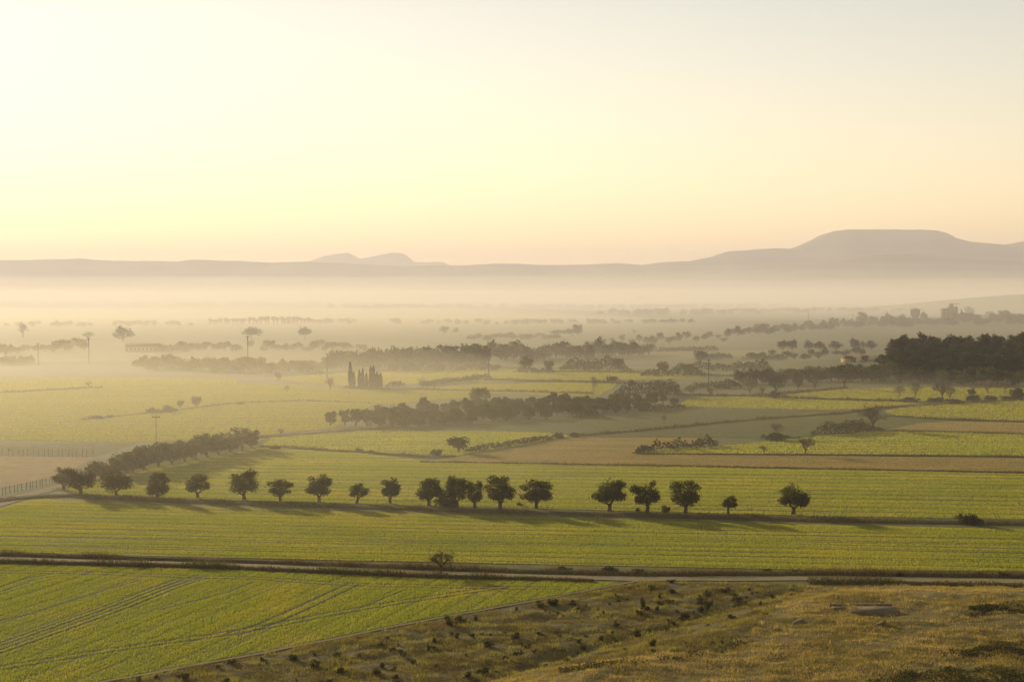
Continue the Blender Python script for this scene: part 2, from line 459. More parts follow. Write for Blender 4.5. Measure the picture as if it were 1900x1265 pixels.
crop('wheat_crop', 'pale green wheat in front of the long tree grove', P8, 8, 0.34, 0.3, 'wheat', 0.10, 8.0, 0.35, (), 0.3, 0.35, 14.0)
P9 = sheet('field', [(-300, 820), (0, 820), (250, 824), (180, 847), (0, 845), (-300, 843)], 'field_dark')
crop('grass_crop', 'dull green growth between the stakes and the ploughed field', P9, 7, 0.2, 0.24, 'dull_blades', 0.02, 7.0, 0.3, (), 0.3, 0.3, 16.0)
P21 = sheet('field', [(-300, 846), (0, 846), (178, 849), (105, 886), (0, 905), (-300, 950)], 'field_ploughed')
crop('stubble', 'short brown stubble left in the ploughed field behind the fence', P21, 9, 0.13, 0.2, 'brown_blades', 0.02, 5.0, 0.3, (), 0.3, 0.3, 9.0)
P22 = GP([(95, 908), (180, 884), (300, 857), (470, 822), (505, 811), (600, 803), (690, 794), (690, 800), (600, 808), (510, 814), (484, 830), (300, 870), (150, 906), (120, 912)])
crop('rough_grass', 'rough grass growing under the receding olive row', P22, 10, 0.25, 0.2, 'dull_blades', None, patch=0.5, pscale=5.0)
P10 = sheet('field', [(-400, 736), (0, 730), (190, 720), (430, 713), (560, 715), (650, 723), (720, 724), (900, 728), (870, 738), (690, 752), (650, 775), (620, 795), (480, 808), (330, 818), (240, 821), (0, 817), (-400, 815)], 'field_green')
crop('wheat_crop', 'broad hazy green wheat field above the second olive row', P10, 5, 0.36, 0.38, 'wheat_far', 0.06, 12.0, 0.3, (), 0.3, 0.3, 30.0)
P11 = sheet('field', [(-300, 706), (0, 703), (90, 701), (440, 703), (440, 712), (190, 719), (0, 728), (-300, 734)], 'far_green')
crop('wheat_crop', 'pale green strip with a dead shrub on its edge', P11, 1.8, 0.5, 0.7, 'wheat_far', 0.03, 15.0, 0.2, (), 0.3, 0.25, 40.0)
sheet('field', [(-300, 673), (0, 673), (250, 669), (420, 676), (640, 694), (440, 701), (90, 699), (0, 702), (-300, 705)], 'far_dark')
P13 = sheet('field', [(640, 716), (500, 702), (640, 692), (900, 683), (1150, 686), (1340, 701), (1150, 705), (900, 709), (740, 713)], 'far_green')
P14 = sheet('field', [(740, 724), (900, 713), (1150, 707), (1135, 722), (1105, 736), (900, 730)], 'far_green')
P15 = sheet('field', [(1255, 755), (1280, 739), (1420, 734), (1500, 742), (1660, 746), (1700, 749), (1600, 759), (1540, 761)], 'far_green')
P16 = sheet('field', [(1420, 737), (1560, 722), (1700, 719), (1900, 721), (2200, 723), (2200, 735), (1900, 741), (1700, 745)], 'far_green')
P17 = sheet('field', [(1640, 763), (1700, 753), (1900, 743), (2300, 746), (2300, 785), (1900, 782), (1760, 779), (1660, 771)], 'far_green')
P18 = sheet('field', [(1120, 656), (1300, 651), (1460, 649), (1460, 656), (1300, 664), (1120, 665)], 'far_green')
P20 = sheet('field', [(940, 682), (960, 675), (1180, 680), (1400, 690), (1640, 700), (1640, 706), (1400, 698), (1180, 684)], 'far_green')
for P, nm in ((P13, 'beyond the cypress clump'), (P14, 'between the cypresses and the grove'), (P15, 'behind the dark sloping field'), (P16, 'in front of the dark wood'), (P17, 'below the wood with a tan edge')):
    crop('wheat_crop', 'light green crop ' + nm, P, 2.0, 0.45, 0.6, 'wheat_far', 0.03, 14.0, 0.25, (), 0.3, 0.25, 40.0)
# roads and paths
ribbon('road', [(-300, 1030), (0, 1037), (400, 1048), (800, 1063), (1000, 1070), (1200, 1074), (1560, 1073), (1900, 1079), (2300, 1086)], 3.2, 'road', 0.25)
ribbon('path', [(1200, 1075), (1150, 1084), (1000, 1113), (800, 1149), (500, 1209), (170, 1269), (60, 1290)], 0.6, 'track', 0.15)
ribbon('path', [(-300, 1010), (-60, 953), (0, 936), (60, 916), (100, 906), (130, 899), (190, 883)], 3.4, 'track', 0.3)

def verge(name, label, pts, w, hgt, dens, bh, bw, mat, soil='verge_soil', side=0.0):
    """a rough grassy bank along a line: a low mound and the blades growing on it, one object"""
    C, N, L = strip(pts, w, 1.5)
    C = C + N * side
    n = len(C)
    prof = [(-0.5, 0), (-0.28, 0.75), (0.05, 1.0), (0.3, 0.7), (0.5, 0)]
    rows = []
    for (u, k) in prof:
        q = C + N * (u * w * (1 + 0.25 * vnoise(C[:, 0] / 5 + u, C[:, 1] / 5)))[:, None]
        z = HT(q[:, 0], q[:, 1]) + (k * hgt * (1 + 0.4 * vnoise(C[:, 0] / 3.3 + u * 3, C[:, 1] / 3.3)) if k else -0.02)
        rows.append(np.column_stack([q, z]))
    V = np.concatenate(rows); F = gridfaces(len(prof), n)[:, ::-1]
    m = int(L * w * dens)
    t = rng.uniform(0, n - 1.001, m); i = t.astype(int); f = (t - i)[:, None]
    u = rng.uniform(-0.55, 0.55, m)
    q = C[i] * (1 - f) + C[i + 1] * f + N[i] * (u * w)[:, None]
    k = inview(q[:, 0], q[:, 1]); q = q[k]; u = u[k]; m = len(q)
    zz = HT(q[:, 0], q[:, 1]) + hgt * np.interp(np.abs(u), [0, 0.28, 0.5], [0.9, 0.65, 0])
    cl = np.clip(1 + 1.5 * fbm(q[:, 0] / 6, q[:, 1] / 6, 4), 0.2, 2.6)
    h = bh * cl * rng.uniform(0.5, 1.3, m); a = rng.uniform(0, 6.283, m); ww = bw * rng.uniform(0.6, 1.4, m) / 2
    lx, ly = rng.normal(0, .3, m) * h, rng.normal(0, .3, m) * h
    B = np.empty((m, 3, 3))
    B[:, 0] = np.column_stack([q[:, 0] - np.cos(a) * ww, q[:, 1] - np.sin(a) * ww, zz - .05])
    B[:, 1] = np.column_stack([q[:, 0] + np.cos(a) * ww, q[:, 1] + np.sin(a) * ww, zz - .05])
    B[:, 2] = np.column_stack([q[:, 0] + lx, q[:, 1] + ly, zz + h])
    me = npmesh(name, np.concatenate([V, B.reshape(-1, 3)]), [F, np.arange(3 * m).reshape(m, 3) + len(V)])
    me.materials.append(M[soil]); me.materials.append(M[mat])
    me.polygons.foreach_set('material_index', np.concatenate([np.zeros(len(F), np.int32), np.ones(m, np.int32)]))
    return obj(name, me, kind='stuff', label=label)
verge('grass_verge', 'dark rough grass bank under the row of olive trees', [(-40, 934), (60, 922), (130, 920), (300, 929), (600, 939), (900, 949), (1200, 957), (1500, 965), (1900, 972), (2250, 979)], 4.2, 0.38, 14, 0.26, 0.2, 'verge_blades')
verge('grass_verge', 'brown weedy bank on the far side of the dirt road', [(-200, 1026), (0, 1029), (400, 1040), (800, 1055), (1000, 1062), (1200, 1066), (1560, 1065), (1900, 1069), (2250, 1076)], 2.6, 0.34, 34, 0.45, 0.1, 'weed_blades')
verge('grass_verge', 'low weeds between the road and the nearest field', [(-200, 1040), (0, 1043), (400, 1053), (800, 1070), (1000, 1075), (1100, 1079)], 1.6, 0.36, 38, 0.55, 0.1, 'verge_blades')
verge('grass_verge', 'dark weeds between the dirt road and the dry slope', [(1500, 1081), (1600, 1081), (1750, 1084), (1900, 1089), (2250, 1096)], 2.2, 0.35, 22, 0.5, 0.16, 'verge_blades')
verge('field_margin', 'thin dark edge between the green field and brown stubble', [(780, 858), (1000, 861), (1300, 866), (1900, 878), (2250, 885)], 1.2, 0.3, 10, 0.3, 0.3, 'verge_blades')
verge('field_margin', 'thin edge below the field with the lone bare trees', [(1185, 843), (1500, 844), (1900, 848), (2250, 852)], 1.2, 0.3, 8, 0.3, 0.3, 'verge_blades')
verge('field_margin', 'scrubby edge running from the second olive row to the round tree', [(482, 829), (520, 830), (600, 836), (700, 842), (800, 849), (845, 847)], 2.0, 0.4, 8, 0.45, 0.3, 'verge_blades')
verge('field_margin', 'narrow ditch line leading up to the grove', [(478, 812), (560, 806), (680, 797), (760, 793)], 1.6, 0.3, 6, 0.4, 0.4, 'verge_blades')
verge('field_margin', 'long thin line slanting across the dark green field', [(1065, 809), (1180, 800), (1300, 788), (1420, 777), (1550, 768), (1640, 757), (1760, 750), (1900, 742), (2200, 738)], 1.8, 0.35, 5, 0.5, 0.5, 'verge_blades')
verge('field_margin', 'dark edge above the tan stubble patch', [(1640, 772), (1760, 779), (1900, 783), (2200, 788)], 1.8, 0.35, 5, 0.5, 0.5, 'verge_blades')
verge('field_margin', 'dark edge under the hedge and big bare tree', [(1440, 817), (1520, 808), (1610, 801), (1660, 800), (1900, 806), (2200, 812)], 1.4, 0.3, 6, 0.4, 0.4, 'verge_blades')
verge('field_margin', 'faint line across the broad hazy field', [(150, 780), (270, 768), (340, 760), (440, 748), (560, 744), (690, 748)], 2.0, 0.3, 3, 0.45, 0.5, 'verge_blades')
verge('field_margin', 'dark line running right from the cypress clump', [(640, 719), (720, 723), (800, 724), (960, 727), (1100, 731)], 3.0, 0.5, 2.5, 0.6, 0.7, 'verge_blades')
verge('field_margin', 'hedge line behind the lone pale sapling', [(900, 706), (1000, 708), (1140, 711), (1240, 714)], 3.5, 0.8, 2.0, 0.7, 0.9, 'verge_blades')
verge('field_margin', 'dark line below the bare roadside trees', [(1260, 733), (1400, 736), (1520, 741), (1700, 746)], 2.5, 0.6, 3, 0.6, 0.7, 'verge_blades')
verge('field_margin', 'slanting line carrying a row of bare trees', [(1395, 735), (1470, 729), (1570, 721)], 2.5, 0.6, 3, 0.6, 0.7, 'verge_blades')
verge('field_margin', 'dark foot of the pale strip on the hazy side', [(-200, 733), (0, 729), (100, 723), (190, 719)], 2.0, 0.4, 2, 0.5, 0.8, 'verge_blades')
verge('field_margin', 'thin line between hazy hedgerows beyond the cypresses', [(1020, 690), (1200, 692), (1330, 697), (1500, 703)], 3.0, 0.6, 2, 0.6, 0.8, 'verge_blades')
# rough ground in front
ruts = [L2([(1640, 1192), (1700, 1172), (1800, 1160), (1900, 1150), (2000, 1140)], o) for o in (0, 1.0)]
crop('dry_grass', 'golden dry grass covering the near slope', DRY, 42, 0.17, 0.06, 'dry_blades', None, gaps=ruts, gw=0.22, patch=0.75, pscale=5.5, lean=0.5)
crop('scrub_grass', 'brown rough grass on the scrubland beside the path', SCRUB, 40, 0.22, 0.065, 'scrub_blades', None, patch=0.75, pscale=3.6, lean=0.5)
crop('dry_grass', 'taller straw tussocks standing out on the near slope', DRY, 30, 0.34, 0.05, 'straw_blades', None, gaps=ruts, gw=0.3, patch=0.4, pscale=1.3, lean=0.45, thr=0.22)
crop('scrub_grass', 'taller yellowish tussocks between the shrubs', SCRUB, 34, 0.36, 0.055, 'tussock_blades', None, patch=0.4, pscale=1.5, lean=0.45, thr=0.2)

# ------------------------------------------------------------------ trees, shrubs, hedges
M['olive_leaf'] = leaf_mat('olive_leaves', (.055, .052, .009), (.082, .076, .013), 0.42, 0.9, (.13, .118, .026), per_obj=0.15)
M['dark_leaf'] = leaf_mat('dark_evergreen_leaves', (.044, .044, .010), (.066, .062, .015), 0.38, 0.5, (.095, .085, .022), per_obj=0.2)
M['pine_leaf'] = leaf_mat('pine_needles', (.05, .05, .016), (.07, .068, .022), 0.4, 0.25, (.105, .095, .034), per_obj=0.2)
M['green_leaf'] = leaf_mat('young_leaves', (.075, .075, .02), (.10, .095, .025), 0.45, 0.4, (.13, .11, .035), per_obj=0.2)
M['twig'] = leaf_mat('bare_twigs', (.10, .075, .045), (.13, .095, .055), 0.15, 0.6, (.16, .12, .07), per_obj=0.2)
M['pale_twig'] = leaf_mat('pale_sunlit_twigs', (.22, .17, .11), (.28, .22, .14), 0.2, 0.6, (.34, .26, .17), per_obj=0.15)  # paler twigs; on the sunlit trees the sunlight is put into this colour
M['pink_twig'] = leaf_mat('blossom_twigs', (.26, .17, .12), (.32, .21, .15), 0.3, 0.6, (.28, .2, .13))
M['bark'] = surf_mat('bark', (.05, .036, .016), (.08, .058, .026), (.11, .08, .04), 2.0, (1, 1, .3), fine=9.0)
M['pale_bark'] = surf_mat('pale_bark', (.16, .12, .08), (.22, .17, .11), (.26, .2, .14), 2.0, fine=9.0)  # lighter copy of bark, with sunlight on the lit lane trees painted in
M['shrub_leaf'] = leaf_mat('shrub_leaves', (.050, .046, .010), (.075, .066, .014), 0.4, 1.2, (.12, .10, .022), per_obj=0.25)

def cards(P, size, aspect=1.7, up=0.0):
    """one small leaf-shaped quad at each point"""
    n = len(P)
    d = rng.normal(size=(n, 3)); d[:, 2] += up; d /= np.linalg.norm(d, axis=1, keepdims=True)
    e = rng.normal(size=(n, 3)); e -= d * (e * d).sum(1, keepdims=True); e /= np.linalg.norm(e, axis=1, keepdims=True)
    s = size * rng.uniform(0.6, 1.4, (n, 1))
    a = d * s * 0.5 * aspect; b = e * s * 0.5
    V = np.stack([P - a, P + b * 1.0 - a * 0.1, P + a, P - b * 1.0 - a * 0.1], 1).reshape(-1, 3)
    return V, np.arange(4 * n).reshape(n, 4)

def lobe_points(lobes, n, shell=0.62, dens=1.0):
    lobes = np.asarray(lobes, float)
    vol = (lobes[:, 3] * lobes[:, 4] * lobes[:, 5]) ** (2 / 3.)
    c = rng.choice(len(lobes), n, p=vol / vol.sum())
    d = rng.normal(size=(n, 3)); d /= np.linalg.norm(d, axis=1, keepdims=True)
    r = shell + (1 - shell) * rng.random((n, 1)) ** 0.7
    r = np.where(rng.random((n, 1)) < 0.18, r * rng.random((n, 1)), r)
    r *= 1 + 0.16 * rng.normal(size=(n, 1)) * (rng.random((n, 1)) < 0.45) + 0.3 * (rng.random((n, 1)) < 0.05)
    return lobes[c, :3] + d * r * lobes[c, 3:6]

def tube(path, radii, sides=6):
    path = np.asarray(path, float); n = len(path)
    T = np.gradient(path, axis=0); T /= np.linalg.norm(T, axis=1, keepdims=True) + 1e-9
    ref = np.where(np.abs(T[:, 2:3]) < 0.9, [[0, 0, 1.0]], [[1.0, 0, 0]])
    A = np.cross(T, ref); A /= np.linalg.norm(A, axis=1, keepdims=True) + 1e-9
    B = np.cross(T, A)
    th = np.linspace(0, 2 * np.pi, sides, endpoint=False)
    V = path[:, None] + (A[:, None] * np.cos(th)[None, :, None] + B[:, None] * np.sin(th)[None, :, None]) * np.asarray(radii)[:, None, None]
    i = np.arange(n * sides).reshape(n, sides); j = np.roll(i, -1, 1)
    F = np.stack([i[:-1], j[:-1], j[1:], i[1:]], -1).reshape(-1, 4)
    return V.reshape(-1, 3), F
def join(parts):
    Vs, Fs, o = [], [], 0
    for v, f in parts:
        Vs.append(v); Fs.append(f + o); o += len(v)
    return np.concatenate(Vs), np.concatenate(Fs)
def wobble(a, b, n, k):
    t = np.linspace(0, 1, n)[:, None]
    p = a * (1 - t) + b * t
    p[1:-1] += rng.normal(size=(n - 2, 3)) * k
    return p
A3 = lambda *a: np.array(a, float)

def olive_parts(h, w, forks=3, n=1900, trunk=0.30, lean=0.0, lob=11, card=0.2, squash=1.0, low=0.0):
    """forked trunk and a lumpy crown; returns (trunk mesh data, crown mesh data)"""
    th = h * trunk
    ch = h - th * 0.72
    cz = h - ch * 0.5
    cx = lean * h
    lobes = [(cx, 0, cz, w * .31, w * .31, ch * .36)]
    for k in range(lob + 5):
        a = k * 2.4 + rng.uniform(-.45, .45)
        e = rng.uniform(-0.95, 0.95) if k % 3 else rng.uniform(-.95, -.5)
        r = math.sqrt(max(0, 1 - abs(e) ** 2.6 * 0.8)) * rng.uniform(.54, .74)
        s = rng.uniform(.12, .21)
        lobes.append((cx + math.cos(a) * r * w * .5, math.sin(a) * r * w * .5, cz + e * ch * .36 - low * h * .05, w * s, w * s, ch * s * rng.uniform(.8, 1.2)))
    P = lobe_points(lobes, int(n * 1.5), .45)
    P = P[P[:, 2] > th * 0.4]
    crown = cards(P, card)
    tb = []
    f0 = A3(rng.normal(0, .05) * h * .3, 0, th * 0.62)
    r0 = 0.045 * h + 0.06
    tb.append(tube([A3(0, 0, -.15), A3(0, 0, .12 * h * .5), f0], [r0 * 1.5, r0 * 1.05, r0 * .95], 8))
    for k in range(forks):
        a = 2 * np.pi * k / forks + rng.uniform(-.5, .5) + 0.3
        e = A3(cx * .7 + math.cos(a) * w * .24, math.sin(a) * w * .24, th + ch * rng.uniform(.25, .42))
        tb.append(tube(wobble(f0 - A3(0, 0, .05 * h * .3), e, 5, .035 * w), np.linspace(r0 * .66, r0 * .2, 5), 6))
        for q in range(2):
            e2 = e + A3(rng.normal(0, .18) * w, rng.normal(0, .18) * w, ch * rng.uniform(.05, .25))
            tb.append(tube(wobble(e, e2, 4, .03 * w), np.linspace(r0 * .22, r0 * .07, 4), 4))
    return join(tb), crown

def bare_parts(h, w, n1=6, levels=4, thin=1.0, up=0.55, trunk=0.22):
    """a leafless tree: trunk with limbs, and a crown of fine twigs"""
    tb, tw = [], []
    r0 = 0.022 * h * thin + .03
    top = A3(rng.normal(0, .03) * h, 0, h * trunk)
    tb.append(tube([A3(0, 0, -.15), top * .5, top], [r0 * 1.4, r0, r0 * .9], 7))
    c = A3(0, 0, h * (trunk + 1) * .5)
    def grow(p, d, L, r, lv):
        e = p + d * L
        q = (e - c) / A3(w * .5, w * .5, h * (1 - trunk) * .52)
        m = np.linalg.norm(q)
        if m > 1.0: e = c + (e - c) / m * rng.uniform(.9, 1.0)
        s = tube(wobble(p, e, 4, L * .06), np.linspace(r, r * .5, 4), 5 if lv < 2 else 3)
        (tb if lv < 2 else tw).append(s)
        if lv >= levels: return
        k = 3 if lv < 2 else 4
        for i in range(k):
            nd = d + rng.normal(0, .55, 3) + A3(0, 0, .18 * up)
            nd /= np.linalg.norm(nd)
            st = p + (e - p) * rng.uniform(.45, 1.0)
            grow(st, nd, L * rng.uniform(.55, .78), r * .52, lv + 1)
    for k in range(n1):
        a = 2 * np.pi * k / n1 + rng.uniform(-.3, .3)
        d = A3(math.cos(a) * (1 - up), math.sin(a) * (1 - up), up + .25); d /= np.linalg.norm(d)
        grow(top * rng.uniform(.7, 1), d, h * .30, r0 * .62, 0)
    TV, TF = join(tw)
    ends = TV[rng.integers(len(TV), size=500)] + rng.normal(0, .03 * h, (500, 3))
    CV, CF = cards(ends, .011 * h, 8.0, .6)
    return join(tb), (np.concatenate([TV, CV]), np.concatenate([TF, CF + len(TV)]))

def round_parts(h, w, n=700, trunk=0.2, lob=8, card=.4, top=1.0):
    th = h * trunk; ch = h - th * .7; cz = h - ch * .5
    lobes = [(0, 0, cz, w * .36, w * .36, ch * .38)]
    for k in range(lob):
        a = k * 2.4; e = rng.uniform(-.8, .9); r = math.sqrt(max(0, 1 - e * e)) * .62; s = rng.uniform(.17, .27)
        lobes.append((math.cos(a) * r * w * .5, math.sin(a) * r * w * .5, cz + e * ch * .33, w * s, w * s, ch * s * top))
    P = lobe_points(lobes, n); P = P[P[:, 2] > th * .3]
    r0 = .03 * h + .05
    tb = [tube([A3(0, 0, -.2), A3(0, 0, th), A3(.02 * h, 0, cz)], [r0 * 1.3, r0, r0 * .4], 6)]
    for k in range(3):
        a = k * 2.1 + .4
        tb.append(tube(wobble(A3(0, 0, th * .9), A3(math.cos(a) * w * .25, math.sin(a) * w * .25, cz), 4, .02 * w), np.linspace(r0 * .5, r0 * .15, 4), 4))
    return join(tb), cards(P, card)

def shrub_parts(h, w, n=350, lob=6, card=.2):
    lobes = []
    for k in range(lob):
        a = k * 2.4 + rng.uniform(-.8, .8); r = rng.uniform(.1, .9) * math.sqrt((k + 1) / lob); s = rng.uniform(.11, .24)
        lobes.append((math.cos(a) * r * w * .5, math.sin(a) * r * w * .5, h * rng.uniform(.18, .72) * (1 - .4 * r), w * s, w * s, h * rng.uniform(.16, .34)))
    P = lobe_points(lobes, n, .5); P = P[(P[:, 2] > 0.02 * h)]
    tb = []
    for k in range(5):
        a = k * 1.3; tb.append(tube(wobble(A3(.05 * w * math.cos(a), .05 * w * math.sin(a), -.1), A3(math.cos(a) * w * .28, math.sin(a) * w * .28, h * .6), 4, .03 * w), np.linspace(.03 * h + .01, .008 * h + .004, 4), 4))
    return join(tb), cards(P, card)

def pine_parts(h, w, n=800, lob=10, card=.55, bare=.42):
    lobes = []
    for k in range(lob):
        f = k / (lob - 1.0); z = h * (bare + (1 - bare) * (.12 + .82 * f))
        r = w * .5 * (1 - .75 * f ** 1.6) * .62; a = k * 2.4; s = w * (.24 - .08 * f) * rng.uniform(.85, 1.2)
        lobes.append((math.cos(a) * r, math.sin(a) * r, z, s, s, h * .09))
    lobes.append((0, 0, h * (bare + .5 * (1 - bare)), w * .2, w * .2, h * (1 - bare) * .4))
    P = lobe_points(lobes, n, .4)
    r0 = .018 * h + .06
    tb = [tube(wobble(A3(0, 0, -.3), A3(rng.normal(0, .02) * h, 0, h * .93), 6, .012 * h), np.linspace(r0 * 1.2, r0 * .3, 6), 6)]
    for l in lobes[::2]:
        tb.append(tube([A3(0, 0, l[2] - .1 * h), A3(l[0], l[1], l[2])], [r0 * .4, r0 * .12], 4))
    return join(tb), cards(P, card)

def umbrella_parts(h, w, n=900, card=.7):
    lobes = [(math.cos(k * 2.4) * w * .33 * math.sqrt(k / 12), math.sin(k * 2.4) * w * .33 * math.sqrt(k / 12), h * (.70 - .12 * k / 12), w * .2, w * .2, h * .27) for k in range(13)]
    r0 = .025 * h
    tb = [tube([A3(0, 0, -.3), A3(.02 * h, 0, h * .3), A3(0, 0, h * .62)], [r0 * 1.3, r0, r0 * .8], 6)]
    for k in range(6):
        a = k * 1.05; tb.append(tube([A3(0, 0, h * .5), A3(math.cos(a) * w * .3, math.sin(a) * w * .3, h * .76)], [r0 * .5, r0 * .2], 4))
    return join(tb), cards(lobe_points(lobes, n, .5), card)

def cypress_parts(h, w, n=700, card=.4):
    z = rng.random(n) ** .9
    prof = np.interp(z, [0, .06, .3, .6, .85, 1], [.45, .8, 1.0, .85, .5, .08])
    a = rng.uniform(0, 6.283, n); r = w * .5 * prof * rng.uniform(.75, 1.1, n) * (1 + .12 * np.sin(a * 3 + z * 9))
    P = np.column_stack([np.cos(a) * r, np.sin(a) * r, z * h + .1])
    return tube([A3(0, 0, -.2), A3(0, 0, h * .9)], [.16, .05], 6), cards(P, card, 2.2, 1.5)

def mk(name, data, mat):
    me = npmesh(name, *data); me.materials.append(M[mat]); return me
LIB = {}
def lib(kind, k, h, w, parts, bark, leaf, crown='crown'):
    LIB.setdefault(kind, []).append((h, w, mk(kind + '_trunk', parts[0], bark), mk(kind + '_' + crown, parts[1], leaf), crown))
for k in range(5): lib('grove', k, 4.6, 4.6, olive_parts(4.6, 4.6, 3, 620, .26, rng.normal(0, .03), 8, .36), 'bark', 'olive_leaf')
for k in range(4): lib('round', k, 8, 7.5, round_parts(8, 7.5, 700, .16, 9, .55), 'bark', 'dark_leaf')
for k in range(3): lib('green', k, 7, 7, round_parts(7, 7, 520, .22, 8, .5), 'bark', 'green_leaf')
for k in range(5): lib('shrub', k, 1.2, 1.3, shrub_parts(1.2, 1.3, 260, 6 + k, .11), 'bark', 'shrub_leaf')
for k in range(4): lib('bush', k, 4, 5, shrub_parts(4, 5, 750, 13, .36), 'bark', 'dark_leaf')
for k in range(5): lib('pine', k, 14, 9, pine_parts(14, 9), 'bark', 'pine_leaf')
for k in range(2): lib('umbrella', k, 12, 14, umbrella_parts(12, 14), 'bark', 'pine_leaf')
for k in range(3): lib('cypress', k, 10, 1.9, cypress_parts(10, 1.9), 'bark', 'dark_leaf')
for k in range(4): lib('bare', k, 9, 8, bare_parts(9, 8, 6, 4, 1.2), 'bark', 'twig')
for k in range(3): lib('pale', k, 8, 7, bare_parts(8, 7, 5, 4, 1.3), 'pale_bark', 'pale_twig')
for k in range(2): lib('poplar', k, 18, 4, bare_parts(18, 4, 7, 3, 1.0, .9, .15), 'bark', 'twig')
NAMES = dict(grove='olive_tree', round='evergreen_tree', green='leafy_tree', shrub='shrub', bush='bush', pine='pine_tree', umbrella='umbrella_pine',
             cypress='cypress_tree', bare='bare_tree', pale='bare_tree', poplar='poplar_tree')
CATS = dict(shrub='shrub', bush='bush')

def plant(kind, P, h, w, label, group=None, v=None, rz=None, name=None):
    L = LIB[kind]
    h0, w0, tm, cm, crown = L[rng.integers(len(L)) if v is None else v % len(L)]
    e = bpy.data.objects.new(name or NAMES[kind], None)
    e.empty_display_size = .5
    e.location = (P[0], P[1], P[2])
    e.rotation_euler = (0, 0, rng.uniform(0, 6.28) if rz is None else rz)
    e.scale = (w / w0, w / w0, h / h0)
    put(e, label, CATS.get(kind, 'tree'), group)
    put(bpy.data.objects.new('stem' if kind in ('shrub', 'bush') else 'trunk', tm), parent=e)
    put(bpy.data.objects.new(crown, cm), parent=e)
    return e
def at(kind, px, base, top, wpx, label, group=None, v=None, name=None):
    """a plant standing at a photo pixel, with its height and width in pixels"""
    P = G(px, base); m = mpp(P)
    return plant(kind, P, (base - top) * m, wpx * m, label, group, v, None, name)

# ---- the row of olive trees in front (each one its own shape)
def olive(px, base, top, wpx, label, group, **k):
    P = G(px, base); m = mpp(P); h = (base - top) * m; w = wpx * m * 1.04
    tr, cr = olive_parts(h, w, **k)
    e = bpy.data.objects.new('olive_tree', None); e.location = P
    put(e, label, 'tree', group)
    obj('trunk', mk('olive_trunk', tr, 'bark'), parent=e); obj('crown', mk('olive_crown', cr, 'olive_leaf'), parent=e)
ROW = 'olive trees lining the near field'
olive(118, 909, 866, 42, 'small olive tree at the left end of the row, beside the dirt track', ROW, n=1100, forks=2)
olive(150, 919, 861, 60, 'wide olive tree second from the dirt track end of the row', ROW, trunk=.26)
olive(216, 920, 865, 64, 'broad olive tree third from the dirt track in the row', ROW, trunk=.22, low=.6)
olive(292, 925, 869, 56, 'bushy low hanging olive tree fourth from the dirt track', ROW, trunk=.2, low=.6)
olive(367, 924, 874, 49, 'small upright olive tree fifth from the dirt track', ROW, n=1400, forks=2)
olive(453, 927, 868, 64, 'tall dark olive tree just below the end of the second row', ROW, trunk=.28)
olive(520, 930, 887, 50, 'low wide olive tree with a thick short trunk', ROW, n=1200, trunk=.36, lob=8)
olive(592, 932, 879, 57, 'round headed olive tree with light showing through its fork', ROW, trunk=.34, forks=2)
olive(662, 934, 892, 41, 'small ragged olive tree with a leaning crown', ROW, n=900, trunk=.34, lean=.06, lob=7)
olive(724, 934, 887, 41, 'slim olive tree between the ragged one and the dark pair', ROW, n=1200, trunk=.34, forks=2)
olive(796, 938, 881, 57, 'dark dense olive tree left of the tangled clump', ROW, n=2300, trunk=.28)
olive(848, 941, 880, 46, 'tall olive tree with several stems in the tangled clump', ROW, n=1800, trunk=.30, forks=4)
olive(881, 942, 889, 36, 'narrow feathery olive tree right in the tangled clump', ROW, n=1100, trunk=.28, forks=4)
olive(928, 943, 881, 61, 'large dark olive tree just right of the tangled clump', ROW, n=2300, trunk=.3)
olive(995, 943, 885, 73, 'widest olive tree, flat topped, before the gap in the row', ROW, n=2300, trunk=.3, squash=.8)
olive(1131, 948, 883, 71, 'big spreading olive tree after the gap in the row', ROW, n=2500, trunk=.3, forks=2)
olive(1201, 950, 889, 57, 'olive tree with a lopsided crown beside a small bush', ROW, n=1800, trunk=.3, lean=-.02, forks=2)
olive(1272, 951, 890, 67, 'square headed olive tree right of the small bush', ROW, n=2200, trunk=.3, forks=2)
olive(1351, 954, 917, 30, 'very small leaning olive tree near the right end of the row', ROW, n=600, trunk=.42, lean=.09, forks=2, lob=6)
olive(1472, 954, 891, 64, 'last olive tree of the row, standing alone on the right', ROW, n=2200, trunk=.27, forks=2)
at('bush', 828, 944, 905, 44, 'pale feathery bush growing in the tangled olive clump', name='bush')
at('bush', 1234, 951, 933, 20, 'small dark bush between the lopsided and square olive trees')
at('bush', 963, 938, 931, 12, 'tiny bush beside the widest olive tree')
at('bush', 1183, 948, 940, 12, 'tiny bush at the foot of the lopsided olive tree')
at('bush', 1802, 973, 948, 52, 'brushy brown bush alone on the bank far right of the olives')
at('bare', 1780, 970, 947, 22, 'sparse twiggy sapling leaning beside the brushy brown bush')
